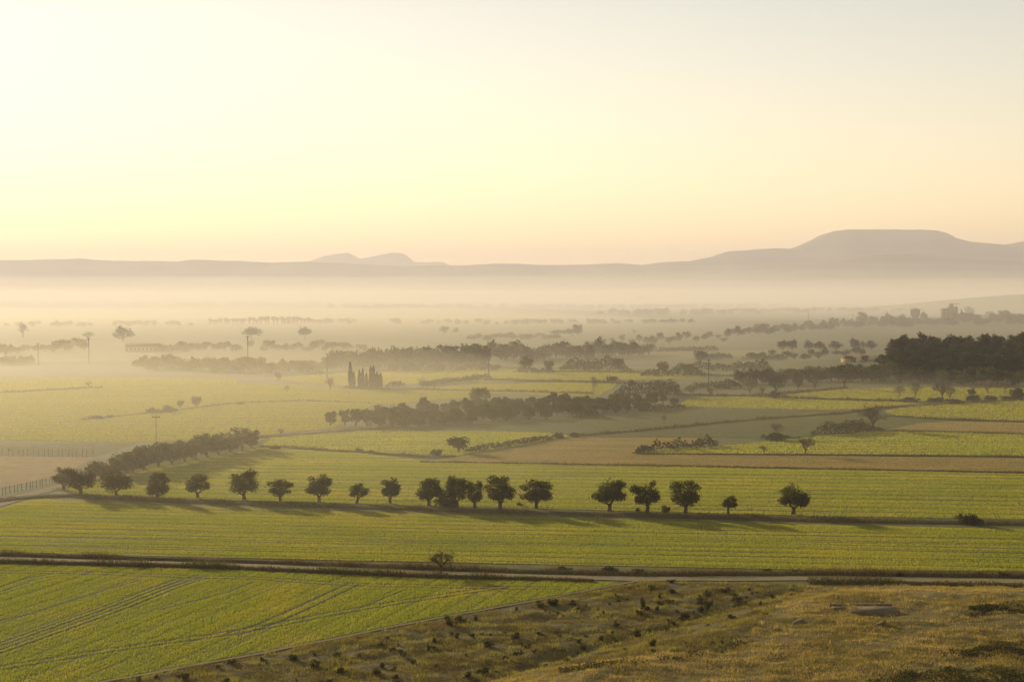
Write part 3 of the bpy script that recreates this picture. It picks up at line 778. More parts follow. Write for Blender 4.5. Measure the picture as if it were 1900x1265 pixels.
# ---- second row of olives, running away
ROW2 = 'olive trees in the second row'
for i, (x, b, t, w) in enumerate([(188, 889, 850, 50), (222, 882, 833, 50), (246, 876, 830, 46), (268, 872, 823, 46), (294, 866, 818, 44), (319, 862, 817, 42), (343, 857, 812, 42),
                                  (363, 852, 806, 40), (384, 847, 801, 42), (405, 843, 802, 40), (427, 839, 796, 42), (449, 834, 791, 48), (467, 831, 797, 30)]):
    lb = ['olive tree nearest the brown field in the second row', 'dark olive tree second in the receding row', 'crowded olive tree third in the receding row', 'crowded olive tree fourth in the receding row',
          'dark olive tree fifth in the receding row', 'olive tree sixth in the receding row below the thin mast', 'olive tree seventh in the receding row', 'olive tree eighth in the receding row',
          'tall topped olive tree ninth in the receding row', 'olive tree tenth in the receding row', 'olive tree eleventh in the receding row', 'largest olive tree near the far end of the receding row',
          'last small olive tree at the far end of the receding row'][i]
    olive(x, b, t, w * 1.12, lb, ROW2, n=1100, trunk=.17, lob=9, card=.28)

# ---- single trees and bushes in the middle distance
at('bare', 817, 1063, 1013, 62, 'leafless round bush tree standing on the road bank', v=0)
at('round', 851, 839, 808, 42, 'dark round evergreen at the corner of the stubble field', v=0)
at('bush', 811, 845, 829, 28, 'brushy bush left of the dark round evergreen')
at('bush', 1036, 813, 800, 24, 'dark round bush at the upper end of the stubble hedge')
at('bush', 1066, 811, 799, 22, 'bush right of the gap at the end of the stubble hedge')
at('bare', 1620, 797, 738, 60, 'largest bare tree with fan shaped crown beside the hedge', v=1)
at('bare', 1493, 844, 800, 40, 'lone bare tree with forked trunk on the stubble edge', v=2)
at('bare', 1417, 842, 821, 18, 'small dense sapling left of the lone bare tree', v=3)
at('bush', 1438, 817, 795, 46, 'dark bush below the pinkish bare tree')
e = at('pale', 1442, 812, 774, 34, 'pinkish bare tree rising behind the dark bush')
at('bare', 521, 808, 791, 14, 'small bare sapling on the ditch line below the grove')
at('bare', 1232, 784, 766, 12, 'faint bare sapling in the dark green field')
at('bush', 665, 839, 829, 18, 'low bush on the scrubby edge, left of centre')
at('bush', 690, 841, 834, 22, 'flat low bush right on the scrubby edge')
at('bush', 513, 833, 825, 26, 'low brush at the end of the second olive row')
at('bush', 180, 777, 767, 34, 'flat dark bush alone in the broad hazy field')
at('bush', 205, 775, 768, 18, 'small bush right of the flat dark one')
at('bush', 283, 767, 755, 30, 'left dark bush of the pair in the broad hazy field')
at('bush', 313, 765, 749, 34, 'taller dark bush beside two little trees')
at('green', 335, 757, 741, 15, 'little tree right above the dark bush pair')
at('green', 365, 757, 733, 22, 'feathery little tree in the broad hazy field')
at('bush', 446, 750, 745, 16, 'tiny bush on the faint line of the hazy field')
at('bare', 165, 720, 704, 16, 'dead twiggy shrub on the pale strip')
at('bare', 613, 724, 693, 22, 'bare tree left of the cypress clump', v=1)
at('bare', 594, 699, 680, 14, 'small bare tree beside the second field pole', v=2)
at('bare', 533, 729, 711, 12, 'thin sapling left of the bare tree by the cypresses', v=3)
at('green', 516, 706, 690, 14, 'small round tree in the dark strip', v=1)
at('bare', 785, 722, 698, 22, 'bare tree by the hedge right of the cypresses', v=0)
at('round', 882, 747, 716, 26, 'feathery tree rising behind the grove', v=2)
at('green', 900, 747, 717, 26, 'second feathery tree rising behind the grove', v=1)
at('pale', 1103, 727, 692, 14, 'slim pale sapling in front of the hedge line')
at('round', 1137, 713, 697, 26, 'dark squat tree on the hedge line', v=1)
at('bush', 445, 692, 668, 30, 'dark rounded bush on the hazy strip')
at('bush', 401, 692, 677, 22, 'lower bush left of the dark rounded one')
at('bush', 700, 684, 667, 24, 'hazy round bush behind the cypress clump')
# cypress clump
CY = 'cypresses in the clump'
for x, b, t, w, lb in [(650, 721, 672, 7, 'tallest cypress at the left edge of the clump'), (656, 721, 690, 7, 'short cypress beside the tallest one'), (667, 721, 686, 6, 'slim cypress third in the clump'),
                       (673, 721, 685, 6, 'slim cypress fourth in the clump'), (680, 721, 692, 6, 'low cypress in the middle of the clump'), (688, 721, 680, 7, 'tall cypress right of the middle of the clump'),
                       (693, 721, 679, 7, 'tall twin cypress right in the clump'), (700, 721, 690, 7, 'second last cypress of the clump'), (706, 721, 692, 7, 'last cypress on the right of the clump')]:
    at('cypress', x, b, t, w, lb, CY)

def hedge(name, label, pts, hpx, wm, cat='hedge', mat='dark_leaf', dens=1.0, card=.4, top=0.35):
    """one continuous hedge following the ground, its outline uneven"""
    C, N, L = strip(pts, wm, 0.6)
    P0 = G(*pts[len(pts) // 2]); hh = hpx * mpp(P0)
    n = int(L * hh * 14 * dens / (card / .4) ** 1.4) + 40
    t = rng.uniform(0, len(C) - 1.001, n); i = t.astype(int)
    prof = np.clip(1 + top * 1.6 * fbm(C[:, 0] / (hh * 1.3) + 3, C[:, 1] / (hh * 1.3), 3), .35, 1.7)
    ends = np.minimum(1, np.minimum(np.arange(len(C)), np.arange(len(C))[::-1]) / max(1, hh / .6))
    prof *= np.sqrt(np.clip(ends, .1, 1))
    u = rng.uniform(-1, 1, n); k = np.sqrt(1 - u * u * .8)
    z = hh * prof[i] * k * rng.random(n) ** .6
    q = C[i] + N[i] * (u * wm / 2)[:, None] + rng.normal(0, .15, (n, 2))
    P = np.column_stack([q, HT(q[:, 0], q[:, 1]) + z])
    o = P.mean(0); o[2] = HT(o[0], o[1])
    h_ = obj(name, mk(name, cards(P - o, card), mat), label=label, cat=cat); h_.location = o
hedge('hedge', 'hedge climbing right from the dark round evergreen', [(868, 838), (900, 834), (940, 829), (985, 821), (1020, 815)], 10, 2.5)
hedge('hedge', 'ragged hedge between the stubble and the green wedge', [(1184, 842), (1205, 836), (1240, 833), (1290, 830), (1330, 826)], 15, 2.5, top=.6)
hedge('hedge', 'dense dark hedge left of the largest bare tree', [(1508, 806), (1540, 806), (1580, 801), (1612, 797)], 22, 4.5, top=.2)
hedge('hedge', 'low dark hedge at the foot of the largest bare tree', [(1605, 799), (1640, 798)], 7, 3)
hedge('hedge', 'dark hedge at the right end of the grove', [(1190, 763), (1220, 761), (1268, 756)], 10, 4)
hedge('hedge', 'dark low brush under the middle of the grove', [(1070, 776), (1115, 773)], 13, 4)
hedge('hedge', 'thick tall hedge behind the right end of the grove', [(1142, 738), (1180, 737), (1230, 735), (1258, 733)], 26, 8, card=.6)
hedge('hedge', 'brown hedge right of the thick tall one', [(1215, 722), (1262, 722)], 18, 6, card=.6)
hedge('hedge', 'hedge between the thick hedge and the round dark trees', [(1282, 722), (1320, 720), (1345, 718)], 12, 5, card=.5)
hedge('hedge', 'dark rounded hedge right of the tall pole', [(1328, 720), (1350, 720), (1372, 719)], 19, 6, card=.6, top=.25)
hedge('hedge', 'clipped dark hedge block right of the cypresses', [(718, 717), (733, 717), (750, 716)], 11, 4, card=.5, top=.15)
hedge('hedge', 'long hedge rising towards the field pole', [(785, 716), (820, 712), (860, 708), (885, 704), (908, 702)], 9, 4, card=.5)
hedge('hedge', 'hazy clump of brush left of the pointed tree', [(962, 691), (990, 692), (1029, 692)], 13, 6, card=.6, top=.5)
hedge('hedge', 'hazy tall hedge below the pointed tree', [(1040, 686), (1075, 686), (1110, 688), (1165, 690)], 19, 8, card=.7, top=.45)
hedge('hedge', 'hazy hedge between the pointed tree and the tall pole', [(1190, 697), (1250, 697), (1310, 698)], 15, 7, card=.7, top=.5)
hedge('hedge', 'hazy hedge behind the tall pole', [(1250, 686), (1310, 687), (1370, 688), (1430, 690)], 15, 8, card=.7, top=.5)
hedge('hedge', 'faint hedge strip far behind the tall pole', [(1380, 668), (1420, 667), (1455, 668)], 9, 7, card=.7)
hedge('hedge', 'faint hedge on the far bright field', [(1220, 652), (1290, 651), (1330, 650)], 8, 7, card=.8)
hedge('hedge', 'far hedge right of the faint round tree', [(1300, 668), (1340, 664), (1360, 664)], 9, 7, card=.8)
at('cypress', 1095, 668, 640, 15, 'pointed dark conifer above the hazy hedge')
at('round', 1300, 673, 650, 28, 'hazy round tree on the end of the far field')
at('green', 975, 690, 656, 30, 'feathery tall tree left in the hazy brush')
at('round', 1018, 688, 667, 20, 'rounded tree right in the hazy brush')
at('green', 1147, 688, 662, 26, 'hazy tree right of the pointed conifer')
at('green', 1230, 694, 670, 26, 'hazy rounded tree left of the tall pole')
at('round', 1275, 694, 672, 22, 'second hazy rounded tree left of the tall pole')
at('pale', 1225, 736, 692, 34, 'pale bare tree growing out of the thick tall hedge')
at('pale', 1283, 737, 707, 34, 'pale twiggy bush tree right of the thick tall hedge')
at('bare', 1318, 737, 713, 16, 'little bare tree in the gap right of the pale bush tree')
# bare trees along the lane in front of the wood
BT = 'bare trees in front of the wood'
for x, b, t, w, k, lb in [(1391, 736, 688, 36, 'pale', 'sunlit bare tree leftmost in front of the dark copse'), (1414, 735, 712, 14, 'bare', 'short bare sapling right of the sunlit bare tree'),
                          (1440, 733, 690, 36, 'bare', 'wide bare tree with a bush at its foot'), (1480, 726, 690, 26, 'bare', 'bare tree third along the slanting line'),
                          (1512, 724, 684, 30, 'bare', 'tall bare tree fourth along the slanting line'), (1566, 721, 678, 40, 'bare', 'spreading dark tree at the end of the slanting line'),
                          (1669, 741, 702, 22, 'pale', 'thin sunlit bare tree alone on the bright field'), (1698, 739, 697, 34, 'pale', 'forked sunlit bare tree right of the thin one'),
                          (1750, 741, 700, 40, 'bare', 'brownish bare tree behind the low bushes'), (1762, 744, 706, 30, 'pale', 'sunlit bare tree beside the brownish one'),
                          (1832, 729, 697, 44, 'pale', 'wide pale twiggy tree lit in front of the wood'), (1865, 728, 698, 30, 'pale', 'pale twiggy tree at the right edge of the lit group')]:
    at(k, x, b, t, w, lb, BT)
at('bush', 1439, 739, 722, 24, 'round green bush at the foot of the wide bare tree')
for x, b, t, w, lb in [(1688, 745, 732, 34, 'dark bush under the forked sunlit tree'), (1738, 746, 734, 40, 'dark bush left below the brownish bare tree'), (1770, 749, 735, 34, 'dark bush right below the brownish bare tree'),
                       (1804, 744, 727, 34, 'broad dark bush in front of the wood'), (1802, 733, 718, 18, 'upright dark bush behind the broad one'), (1840, 743, 732, 32, 'low dark bush right of the broad one'),
                       (1868, 741, 731, 30, 'last low dark bush along the lane'), (1888, 742, 712, 36, 'large dark bush at the right edge by the lane')]:
    at('bush', x, b, t, w, lb)
# ---- the grove of small trees
GR = 'small trees of the long grove'
at('grove', 613, 790, 762, 27, 'first small tree standing apart left of the grove', GR)
at('grove', 640, 789, 757, 24, 'second small tree at the left end of the grove', GR)
at('grove', 660, 790, 754, 28, 'third small tree where the grove begins', GR)
at('pale', 686, 796, 774, 18, 'pale leafless sapling at the lower left of the grove')
gp = GP([(668, 793), (770, 795), (905, 783), (1060, 776), (1135, 770), (1258, 756), (1250, 748), (1140, 752), (1000, 752), (900, 756), (800, 764), (680, 774)])
c0 = gp.mean(0)
ug = (G(1135, 770) - G(770, 795))[:2]; ug /= np.linalg.norm(ug); vg = np.array([-ug[1], ug[0]])
cnt = 0
for iu in range(-40, 41):
    for iv in range(-30, 31):
        q = c0[:2] + ug * (iu * 4.6 + rng.normal(0, .5)) + vg * (iv * 6.2 + rng.normal(0, .9))
        if inpoly(q[0], q[1], gp) and rng.random() < .76:
            s = rng.uniform(.85, 1.2)
            a = (q - c0[:2]) @ ug; b = (q - c0[:2]) @ vg
            lb = 'small dark tree in the %s rows at the %s of the long grove' % ('front' if b < -9 else 'back' if b > 9 else 'middle', 'left end' if a < -38 else 'right end' if a > 38 else 'centre')
            plant('grove', (q[0], q[1], 0), 4.0 * s * rng.uniform(.7, 1.2), 4.6 * rng.uniform(.7, 1.15), lb, GR)
            cnt += 1
# ------------------------------------------------------------------ the wood on the hill and the far trees
FAR = {}
def farlib(kind, src, n):
    for k in range(n):
        (V1, F1), (V2, F2) = src()
        me = npmesh('far_' + kind, np.concatenate([V1, V2]), [F1, F2 + len(V1)])
        me.materials.append(M['bark']); me.materials.append(M[dict(pine='pine_leaf', round='dark_leaf', green='green_leaf', bare='twig', umbrella='pine_leaf', poplar='twig')[kind]])
        me.polygons.foreach_set('material_index', np.concatenate([np.zeros(len(F1), np.int32), np.ones(len(F2), np.int32)]))
        FAR.setdefault(kind, []).append(me)
farlib('pine', lambda: pine_parts(1.0 * 12, 8, 420, 9, .7, .3), 4)
farlib('round', lambda: round_parts(12, 12, 420, .12, 9, 1.0), 5)
farlib('green', lambda: round_parts(12, 11, 300, .2, 8, .9), 3)
farlib('umbrella', lambda: umbrella_parts(12, 14, 500, .9), 2)
farlib('poplar', lambda: bare_parts(12, 3, 6, 3, 1.4, .9, .12), 2)
farlib('bare', lambda: bare_parts(12, 11, 6, 3, 1.8), 2)
FW = dict(pine=8, round=12, green=11, umbrella=14, poplar=3, bare=11)
FN = dict(pine='pine_tree', round='broadleaf_tree', green='leafy_tree', umbrella='umbrella_pine', poplar='poplar_tree', bare='bare_tree')
def far(kind, px, base, top, wpx, label, group=None, sink=0.0):
    P = G(px, base); m = mpp(P)
    o = bpy.data.objects.new(FN[kind], FAR[kind][rng.integers(len(FAR[kind]))])
    h = (base - top) * m
    o.location = (P[0], P[1], P[2] - sink * h); o.rotation_euler = (0, 0, rng.uniform(0, 6.28))
    o.scale = (wpx * m / FW[kind], wpx * m / FW[kind], h * (1 + sink) / 12)
    return put(o, label, 'tree', group)
def ordinal(n):
    return '%d%s' % (n, 'th' if 10 <= n % 100 <= 20 else {1: 'st', 2: 'nd', 3: 'rd'}.get(n % 10, 'th'))
def belt(n, line, h, w, kinds, label, group, dy=3.0):
    xs = np.array([p[0] for p in line], float); ys = np.array([p[1] for p in line], float)
    for i in range(n):
        x = xs[0] + (xs[-1] - xs[0]) * (i + rng.uniform(-.4, .4)) / n
        b = np.interp(x, xs, ys) + rng.uniform(-dy, dy)
        hh = rng.uniform(*h)
        far(kinds[rng.integers(len(kinds))], x, b, b - hh, rng.uniform(*w), '%s, %s from left' % (label, ordinal(i + 1)), group, .08)

# pines on the wooded hill: taller at the back
WG = 'pines of the dark wood on the hill'
woodx = np.linspace(1640, 1990, 30)
for r, (b0, hh) in enumerate([(668, 44), (676, 46), (684, 46), (692, 44), (700, 40)]):
    for c_, x in enumerate(woodx + rng.uniform(-5, 5, len(woodx))):
        prof = np.interp(x, [1640, 1660, 1690, 1720, 1760, 1790, 1830, 1900, 1990], [.55, .95, .9, .95, .85, 1.0, 1.02, 1.0, 1.0])
        if r < 2 and x < 1655: continue
        P = G(x, b0); m = mpp(P)
        plant('pine', P, hh * m * prof * rng.uniform(.72, 1.2), 36 * m * rng.uniform(.8, 1.2),
              ['dark pine standing on the crest of the wooded hill', 'dark pine behind the middle of the wooded hill', 'dark pine in the middle of the wood on the hill', 'dark pine in the lower part of the wooded hill', 'dark pine at the foot of the wooded hill'][r] + ', %s from left' % ordinal(c_ + 1), WG)
belt(34, [(1575, 703), (1640, 704), (1760, 712), (1900, 716)], (20, 36), (22, 36), ('round', 'green', 'round'), 'dull leafy tree in the thicket in front of the pine wood', 'thicket trees below the pines', 4)
belt(26, [(1370, 713), (1450, 711), (1560, 707), (1640, 706)], (20, 32), (22, 34), ('round', 'green', 'round'), 'dull leafy tree in the copse behind the bare lane trees', 'copse trees behind the lane', 4)
belt(16, [(1440, 700), (1560, 694), (1640, 690)], (12, 20), (18, 26), ('round', 'green'), 'hazy tree in the hedge left of the pine wood', 'hedge trees left of the pine wood', 3)
# round trees in a row left of the wood
for x, b, t, w, lb in [(1452, 651, 630, 22, 'round hazy tree at the left of the row before the wood'), (1470, 651, 630, 22, 'second round hazy tree of the row before the wood'), (1500, 650, 632, 20, 'third round hazy tree of the row before the wood'),
                       (1521, 650, 631, 26, 'fourth and widest round hazy tree of the row before the wood'), (1551, 650, 630, 26, 'fifth round hazy tree of the row before the wood'), (1586, 649, 628, 24, 'sixth round hazy tree of the row before the wood'), (1617, 649, 629, 22, 'seventh round hazy tree next to the wood')]:
    far('round', x, b, t, w, lb, 'round trees in a row before the wood')
far('green', 1601, 648, 631, 12, 'small hazy tree squeezed between two round ones before the wood')
# tree belts through the haze
belt(44, [(258, 684), (430, 688), (620, 690)], (14, 30), (20, 34), ('round', 'round', 'green'), 'hazy tree in the long belt behind the dark strip', 'tree belt behind the dark strip', 3)
belt(40, [(620, 684), (760, 682), (905, 676)], (26, 44), (26, 40), ('round', 'round', 'green'), 'tall hazy tree in the belt behind the cypresses', 'tree belt behind the cypresses', 3)
belt(34, [(905, 668), (1060, 664), (1210, 660)], (18, 34), (24, 38), ('round', 'green', 'round'), 'hazy tree in the belt behind the pointed conifer', 'tree belt behind the conifer', 3)
belt(14, [(735, 690), (830, 687), (935, 686)], (10, 20), (18, 30), ('round', 'green'), 'faint low tree on the hedge right of the cypress clump', 'low hedge trees beyond the cypresses', 1.5)
belt(20, [(1090, 640), (1230, 634), (1360, 630)], (8, 18), (12, 22), ('round', 'green', 'bare'), 'faint tree scattered over the misty middle plain', 'scattered misty trees', 5)
belt(16, [(1390, 668), (1460, 664), (1620, 660)], (8, 16), (14, 24), ('round', 'green'), 'faint tree on the slope left of the wood', 'slope trees left of the wood', 4)
belt(40, [(1350, 624), (1480, 614), (1640, 604), (1690, 606)], (10, 20), (14, 24), ('round', 'pine', 'round'), 'misty tree on the low ridge left of the towers', 'trees on the low misty ridge', 3)
belt(46, [(1640, 604), (1760, 600), (1900, 598), (1960, 598)], (10, 20), (14, 26), ('round', 'pine', 'round'), 'misty tree around the towers on the ridge', 'trees around the misty towers', 5)
belt(24, [(1770, 592), (1900, 590), (1960, 590)], (6, 14), (12, 20), ('round', 'round'), 'misty tree on the ridge crest right of the towers', 'ridge crest trees', 2)
belt(12, [(0, 676), (30, 674), (62, 673)], (6, 16), (14, 24), ('round',), 'dark hazy tree in the clump at the left edge', 'clump at the left edge', 1)
belt(14, [(0, 655), (80, 652), (165, 648)], (10, 22), (18, 34), ('round', 'green'), 'very faint tree in the mist behind the left poles', 'misty trees behind the left poles', 4)
belt(14, [(300, 655), (380, 652), (450, 650)], (10, 20), (16, 28), ('round', 'green'), 'very faint tree right of the misty farm', 'misty trees right of the farm', 4)
belt(16, [(470, 648), (600, 650), (690, 648)], (8, 18), (16, 30), ('round', 'green'), 'very faint tree below the umbrella pines', 'misty trees below the umbrella pines', 4)
belt(18, [(870, 630), (960, 628), (1040, 626)], (6, 12), (14, 24), ('round', 'green'), 'ghostly tree left of the misty clump', 'ghostly trees left of the misty clump', 3)
for x, b, t, w, k, lb in [(467, 631, 606, 42, 'umbrella', 'broad umbrella pine rising from the mist above the third pole'), (565, 630, 606, 30, 'umbrella', 'smaller umbrella pine alone in the mist'), (228, 634, 606, 38, 'round', 'huge ghostly round tree in the mist'),
                          (164, 634, 609, 26, 'bare', 'ghostly ragged tree behind the second pole'), (43, 626, 594, 26, 'bare', 'ghostly tall tree at the far left'), (1072, 622, 601, 20, 'round', 'round tree on top of the misty clump'), (1062, 624, 609, 40, 'umbrella', 'flat topped misty clump tree under the round one'),
                          (1035, 624, 611, 34, 'umbrella', 'low flat tree on the left of the misty clump'), (1177, 620, 609, 14, 'bare', 'lone ghostly bush tree in the middle mist'), (825, 621, 604, 20, 'green', 'ghostly tree pair, larger left one'), (846, 620, 606, 12, 'green', 'ghostly tree pair, smaller right one'),
                          (905, 634, 622, 20, 'round', 'ghostly round tree above the belt'), (1600, 602, 578, 24, 'round', 'large misty tree on the low ridge'), (1620, 603, 585, 18, 'round', 'misty tree beside the large one on the ridge'), (1799, 590, 567, 20, 'round', 'tall round misty tree right of the chimney'),
                          (1714, 594, 576, 16, 'round', 'misty tree between the two towers')]:
    far(k, x, b, t, w, lb)
for i in range(26):
    x = 388 + i * 7.4 + rng.uniform(-2, 2); b = 602; t = np.interp(x, [388, 470, 520, 570, 590], [585, 583, 580, 582, 590]) + rng.uniform(-2, 4)
    far('poplar', x, b, t, rng.uniform(6, 9), 'ghostly bare poplar in the line almost lost in mist, %s from left' % ordinal(i + 1), 'poplar line in the mist')

def woods(name, label, line, h, dens, depth, seed, mat='dark_leaf'):
    """a far strip of trees that reads as one mass"""
    C, N, L = strip(line, depth, 12.0)
    m0 = mpp(G(*line[len(line) // 2])); hh = h * m0
    n = max(6, int(L / (hh * 1.0)))
    pts = []
    for k in range(n):
        i = rng.integers(len(C)); q = C[i] + N[i] * rng.uniform(-.5, .5) * depth
        s = hh * rng.uniform(.5, 1.15); z = float(HT(*q))
        lob = [(q[0] + rng.normal(0, s * .4), q[1], z + s * rng.uniform(.3, .6), s * .6, s * .6, s * .42) for _ in range(4)]
        pts.append(lobe_points(lob, 70, .5))
    obj(name, mk(name, cards(np.concatenate(pts), hh * .3), mat), kind='stuff', label=label)
woods('distant_wood', 'far belt of trees fading in the mist below the left ridge', [(-200, 566), (100, 567), (400, 566), (700, 567)], 7, 1, 300, 1)
woods('distant_wood', 'far belt of trees fading in the mist at the centre', [(640, 572), (900, 570), (1180, 572), (1400, 568)], 8, 1, 250, 2)
woods('distant_wood', 'misty wood left of the village hill', [(1180, 584), (1400, 580), (1560, 578), (1700, 576)], 9, 1, 250, 3)
woods('distant_wood', 'nearer misty belt across the middle plain', [(560, 598), (800, 600), (1000, 600), (1250, 598)], 8, 1, 160, 4)
woods('distant_wood', 'nearer misty belt over the left plain', [(-200, 606), (100, 604), (330, 602)], 8, 1, 150, 5)
woods('distant_wood', 'trees covering the village hill', [(1680, 560), (1760, 555), (1850, 553), (1960, 553)], 5, 1, 160, 6)

# ------------------------------------------------------------------ buildings in the distance
M['wall'] = surf_mat('rendered_wall', (.34, .28, .2), (.42, .35, .26), (.38, .31, .23), .4, fine=3)
M['concrete'] = surf_mat('weathered_concrete', (.15, .11, .085), (.19, .14, .11), (.165, .12, .09), 0.7, fine=6, bump=.2)
M['rooftile'] = surf_mat('roof_tiles', (.20, .10, .06), (.26, .14, .08), (.22, .12, .08), 1.2, fine=5)
M['metal'] = surf_mat('grey_metal', (.16, .16, .15), (.2, .2, .18), (.18, .17, .16), 1, rough=.5)
M['glass'] = surf_mat('dark_window', (.02, .02, .02), (.03, .03, .03), rough=.15)
def boxdata(x0, x1, y0, y1, z0, z1):
    V = np.array([(x, y, z) for x in (x0, x1) for y in (y0, y1) for z in (z0, z1)], float)
    return V, np.array([(0, 1, 3, 2), (4, 6, 7, 5), (0, 4, 5, 1), (2, 3, 7, 6), (0, 2, 6, 4), (1, 5, 7, 3)])
def root(name, P, label, cat, group=None, rz=0):
    e = bpy.data.objects.new(name, None); e.location = P; e.rotation_euler = (0, 0, rz)
    return put(e, label, cat, group)
def bx(name, e, mat, *a):
    return obj(name, mk(name, boxdata(*a), mat), parent=e)
def gable(name, e, mat, x0, x1, y0, y1, z0, z1, o=.3):
    V = np.array([(x0 - o, y0 - o, z0), (x1 + o, y0 - o, z0), (x1 + o, y1 + o, z0), (x0 - o, y1 + o, z0), (x0 - o, (y0 + y1) / 2, z1), (x1 + o, (y0 + y1) / 2, z1)], float)
    me = npmesh(name, V, [np.array([(0, 1, 5, 4), (2, 3, 4, 5), (0, 3, 2, 1)]), np.array([(0, 4, 3), (1, 2, 5)])]); me.materials.append(M[mat])
    return obj(name, me, parent=e)
def windows(e, xs, y, z, w=.9, h=1.2):
    for x in xs: bx('window', e, 'glass', x - w / 2, x + w / 2, y - .06, y - .003, z, z + h)
def house(px, base, wpx, hpx, label, name='house', rz=0, depth=7):
    P = G(px, base); m = mpp(P); w = wpx * m / 2; h = hpx * m
    e = root(name, P, label, 'house' if name == 'house' else 'building', None, rz)
    bx('wall', e, 'wall', -w, w, -depth / 2, depth / 2, -.5, h * .6)
    gable('roof', e, 'rooftile', -w, w, -depth / 2, depth / 2, h * .6 + .003, h)
    windows(e, np.arange(-w + 1.2, w - .8, 2.6 if w < 12 else 7.5), -depth / 2, h * .22, .9, min(1.2, h * .3))
    bx('door', e, 'bark', w - 1.3, w - .5, -depth / 2 - .05, -depth / 2 - .003, -.4, min(2.0, h * .5))
house(1574, 671, 14, 11, 'tiny sunlit house among trees left of the pine wood', rz=.5)
house(1604, 668, 12, 9, 'smaller pale house beside the tiny sunlit one', rz=-.3)
house(1413, 614, 26, 14, 'misty house with a pitched roof on the low ridge', rz=.1, depth=12)
house(268, 652, 64, 15, 'long misty farm building behind the left poles', 'farm_building', .05, 12)
house(1716, 598, 16, 8, 'low pale shed between the two towers', 'shed', 0, 8)
# tower with a tank-like head
P = G(1698, 597); m = mpp(P)
e = root('water_tower', P, 'squat misty water tower left on the ridge', 'tower')
def cyl(name, e, mat, r0, r1, z0, z1, x=0, y=0, s=18):
    (V, F) = tube([A3(x, y, z0), A3(x, y, z1)], [r0, r1], s)
    me = npmesh(name, V, [F, np.array([list(range(s, 2 * s))[::-1]])]); me.materials.append(M[mat])
    return obj(name, me, parent=e)
cyl('shaft', e, 'concrete', 4.2, 4.2, -1, 11 * m)
cyl('tank', e, 'concrete', 5.6, 5.8, 11 * m + .003, 23 * m)
cyl('roof', e, 'metal', 5.2, .6, 23 * m + .003, 25 * m)
cyl('mast', e, 'metal', .25, .2, 25 * m, 28 * m, 1.0)
P = G(1761, 596); m = mpp(P)
e = root('grain_silo', P, 'tall stepped misty silo building on the ridge', 'silo')
bx('low_block', e, 'concrete', -9, -1.003, -6, 6, -1, 24 * m)
bx('main_block', e, 'concrete', -1, 8.5, -7, 7, -1, 27 * m)
bx('head_tower', e, 'concrete', .6, 4.2, -3, 3, 27 * m + .003, 32 * m)
bx('conveyor', e, 'metal', .6, 12, -1, 1, 32 * m + .003, 33 * m)
bx('brace', e, 'metal', 8.0, 8.4, -.3, .3, 27 * m + .003, 32 * m)
windows(e, (1.2, 3.8, 6.4), -7, 15 * m, 1.2, 2); windows(e, (-7, -4.2), -6, 12 * m, 1.2, 2)
P = G(1784, 593); m = mpp(P)
e = root('chimney', P, 'thin misty brick chimney right of the silo', 'chimney'); cyl('stack', e, 'rooftile', 1.3, .9, -1, 19 * m); cyl('cap', e, 'concrete', 1.2, 1.2, 19 * m + .003, 19.6 * m)
# village on the far hill
P = G(1824, 553.5); m = mpp(P)
e = root('church', P, 'ghostly village church with a square tower on the far hill', 'church')
bx('nave', e, 'wall', -32 * m, -5 * m, -8, 8, -6, 5 * m); gable('roof', e, 'rooftile', -32 * m, -5 * m, -8, 8, 5 * m + .003, 8 * m)
bx('tower', e, 'wall', -3 * m, 3 * m, -4, 4, -6, 11 * m); bx('belfry', e, 'wall', -2.2 * m, 2.2 * m, -3, 3, 11 * m + .003, 15 * m)
P = G(1895, 556); m = mpp(P)
e = root('bell_tower', P, 'small ghostly tower right on the far hill', 'tower'); bx('shaft', e, 'wall', -2, 2, -2, 2, -4, 7 * m); cyl('cap', e, 'rooftile', 2.6, .2, 7 * m + .003, 9 * m, s=4)

# ------------------------------------------------------------------ power poles and fences
M['pole'] = surf_mat('grey_pole', (.07, .055, .04), (.09, .07, .05), (.08, .06, .045), 1, fine=8)
def pole(px, base, top, label, arm=True, r=.2, arms=1):
    P = G(px, base); m = mpp(P); h = (base - top) * m
    e = root('utility_pole', P, label, 'pole', 'utility poles across the fields', rng.uniform(-.3, .3))
    obj('post', mk('pole_post', tube([A3(0, 0, -.4), A3(0, 0, h)], [r * 1.25, r * .8], 8), 'pole'), parent=e)
    for k in range(arms):
        z = h - .35 - 1.1 * k
        c = bx('crossarm', e, 'pole', -.95, .95, -.07 - r, .07 - r * .7, z - .09, z + .09)
        for x in (-.85, 0, .85):
            obj('insulator', mk('insulator', tube([A3(x, -r * .85, z + .09), A3(x, -r * .85, z + .42)], [.06, .09], 6), 'metal'), parent=c)
pole(71, 678, 636, 'faint pole at the far left of the misty fields')
pole(165, 676, 627, 'hazy pole with a crossarm below the ragged ghostly tree')
pole(460, 689, 624, 'tall hazy pole in front of the umbrella pine')
pole(607, 699, 655, 'pole with a crossarm left of the cypress clump', arms=1)
pole(907, 703, 667, 'dark pole at the end of the long hedge')
pole(1315, 712, 667, 'tall dark pole with two crossarms right of centre', arms=2)
pole(290, 833, 771, 'thin tall mast behind the receding olive row', r=.07)
pole(1100, 728, 699, 'thin short post beside the slim pale sapling', r=.06)
pole(1500, 610, 582, 'faint thin pole above the low ridge', r=.2)
pole(1582, 610, 583, 'second faint thin pole above the low ridge', r=.2)

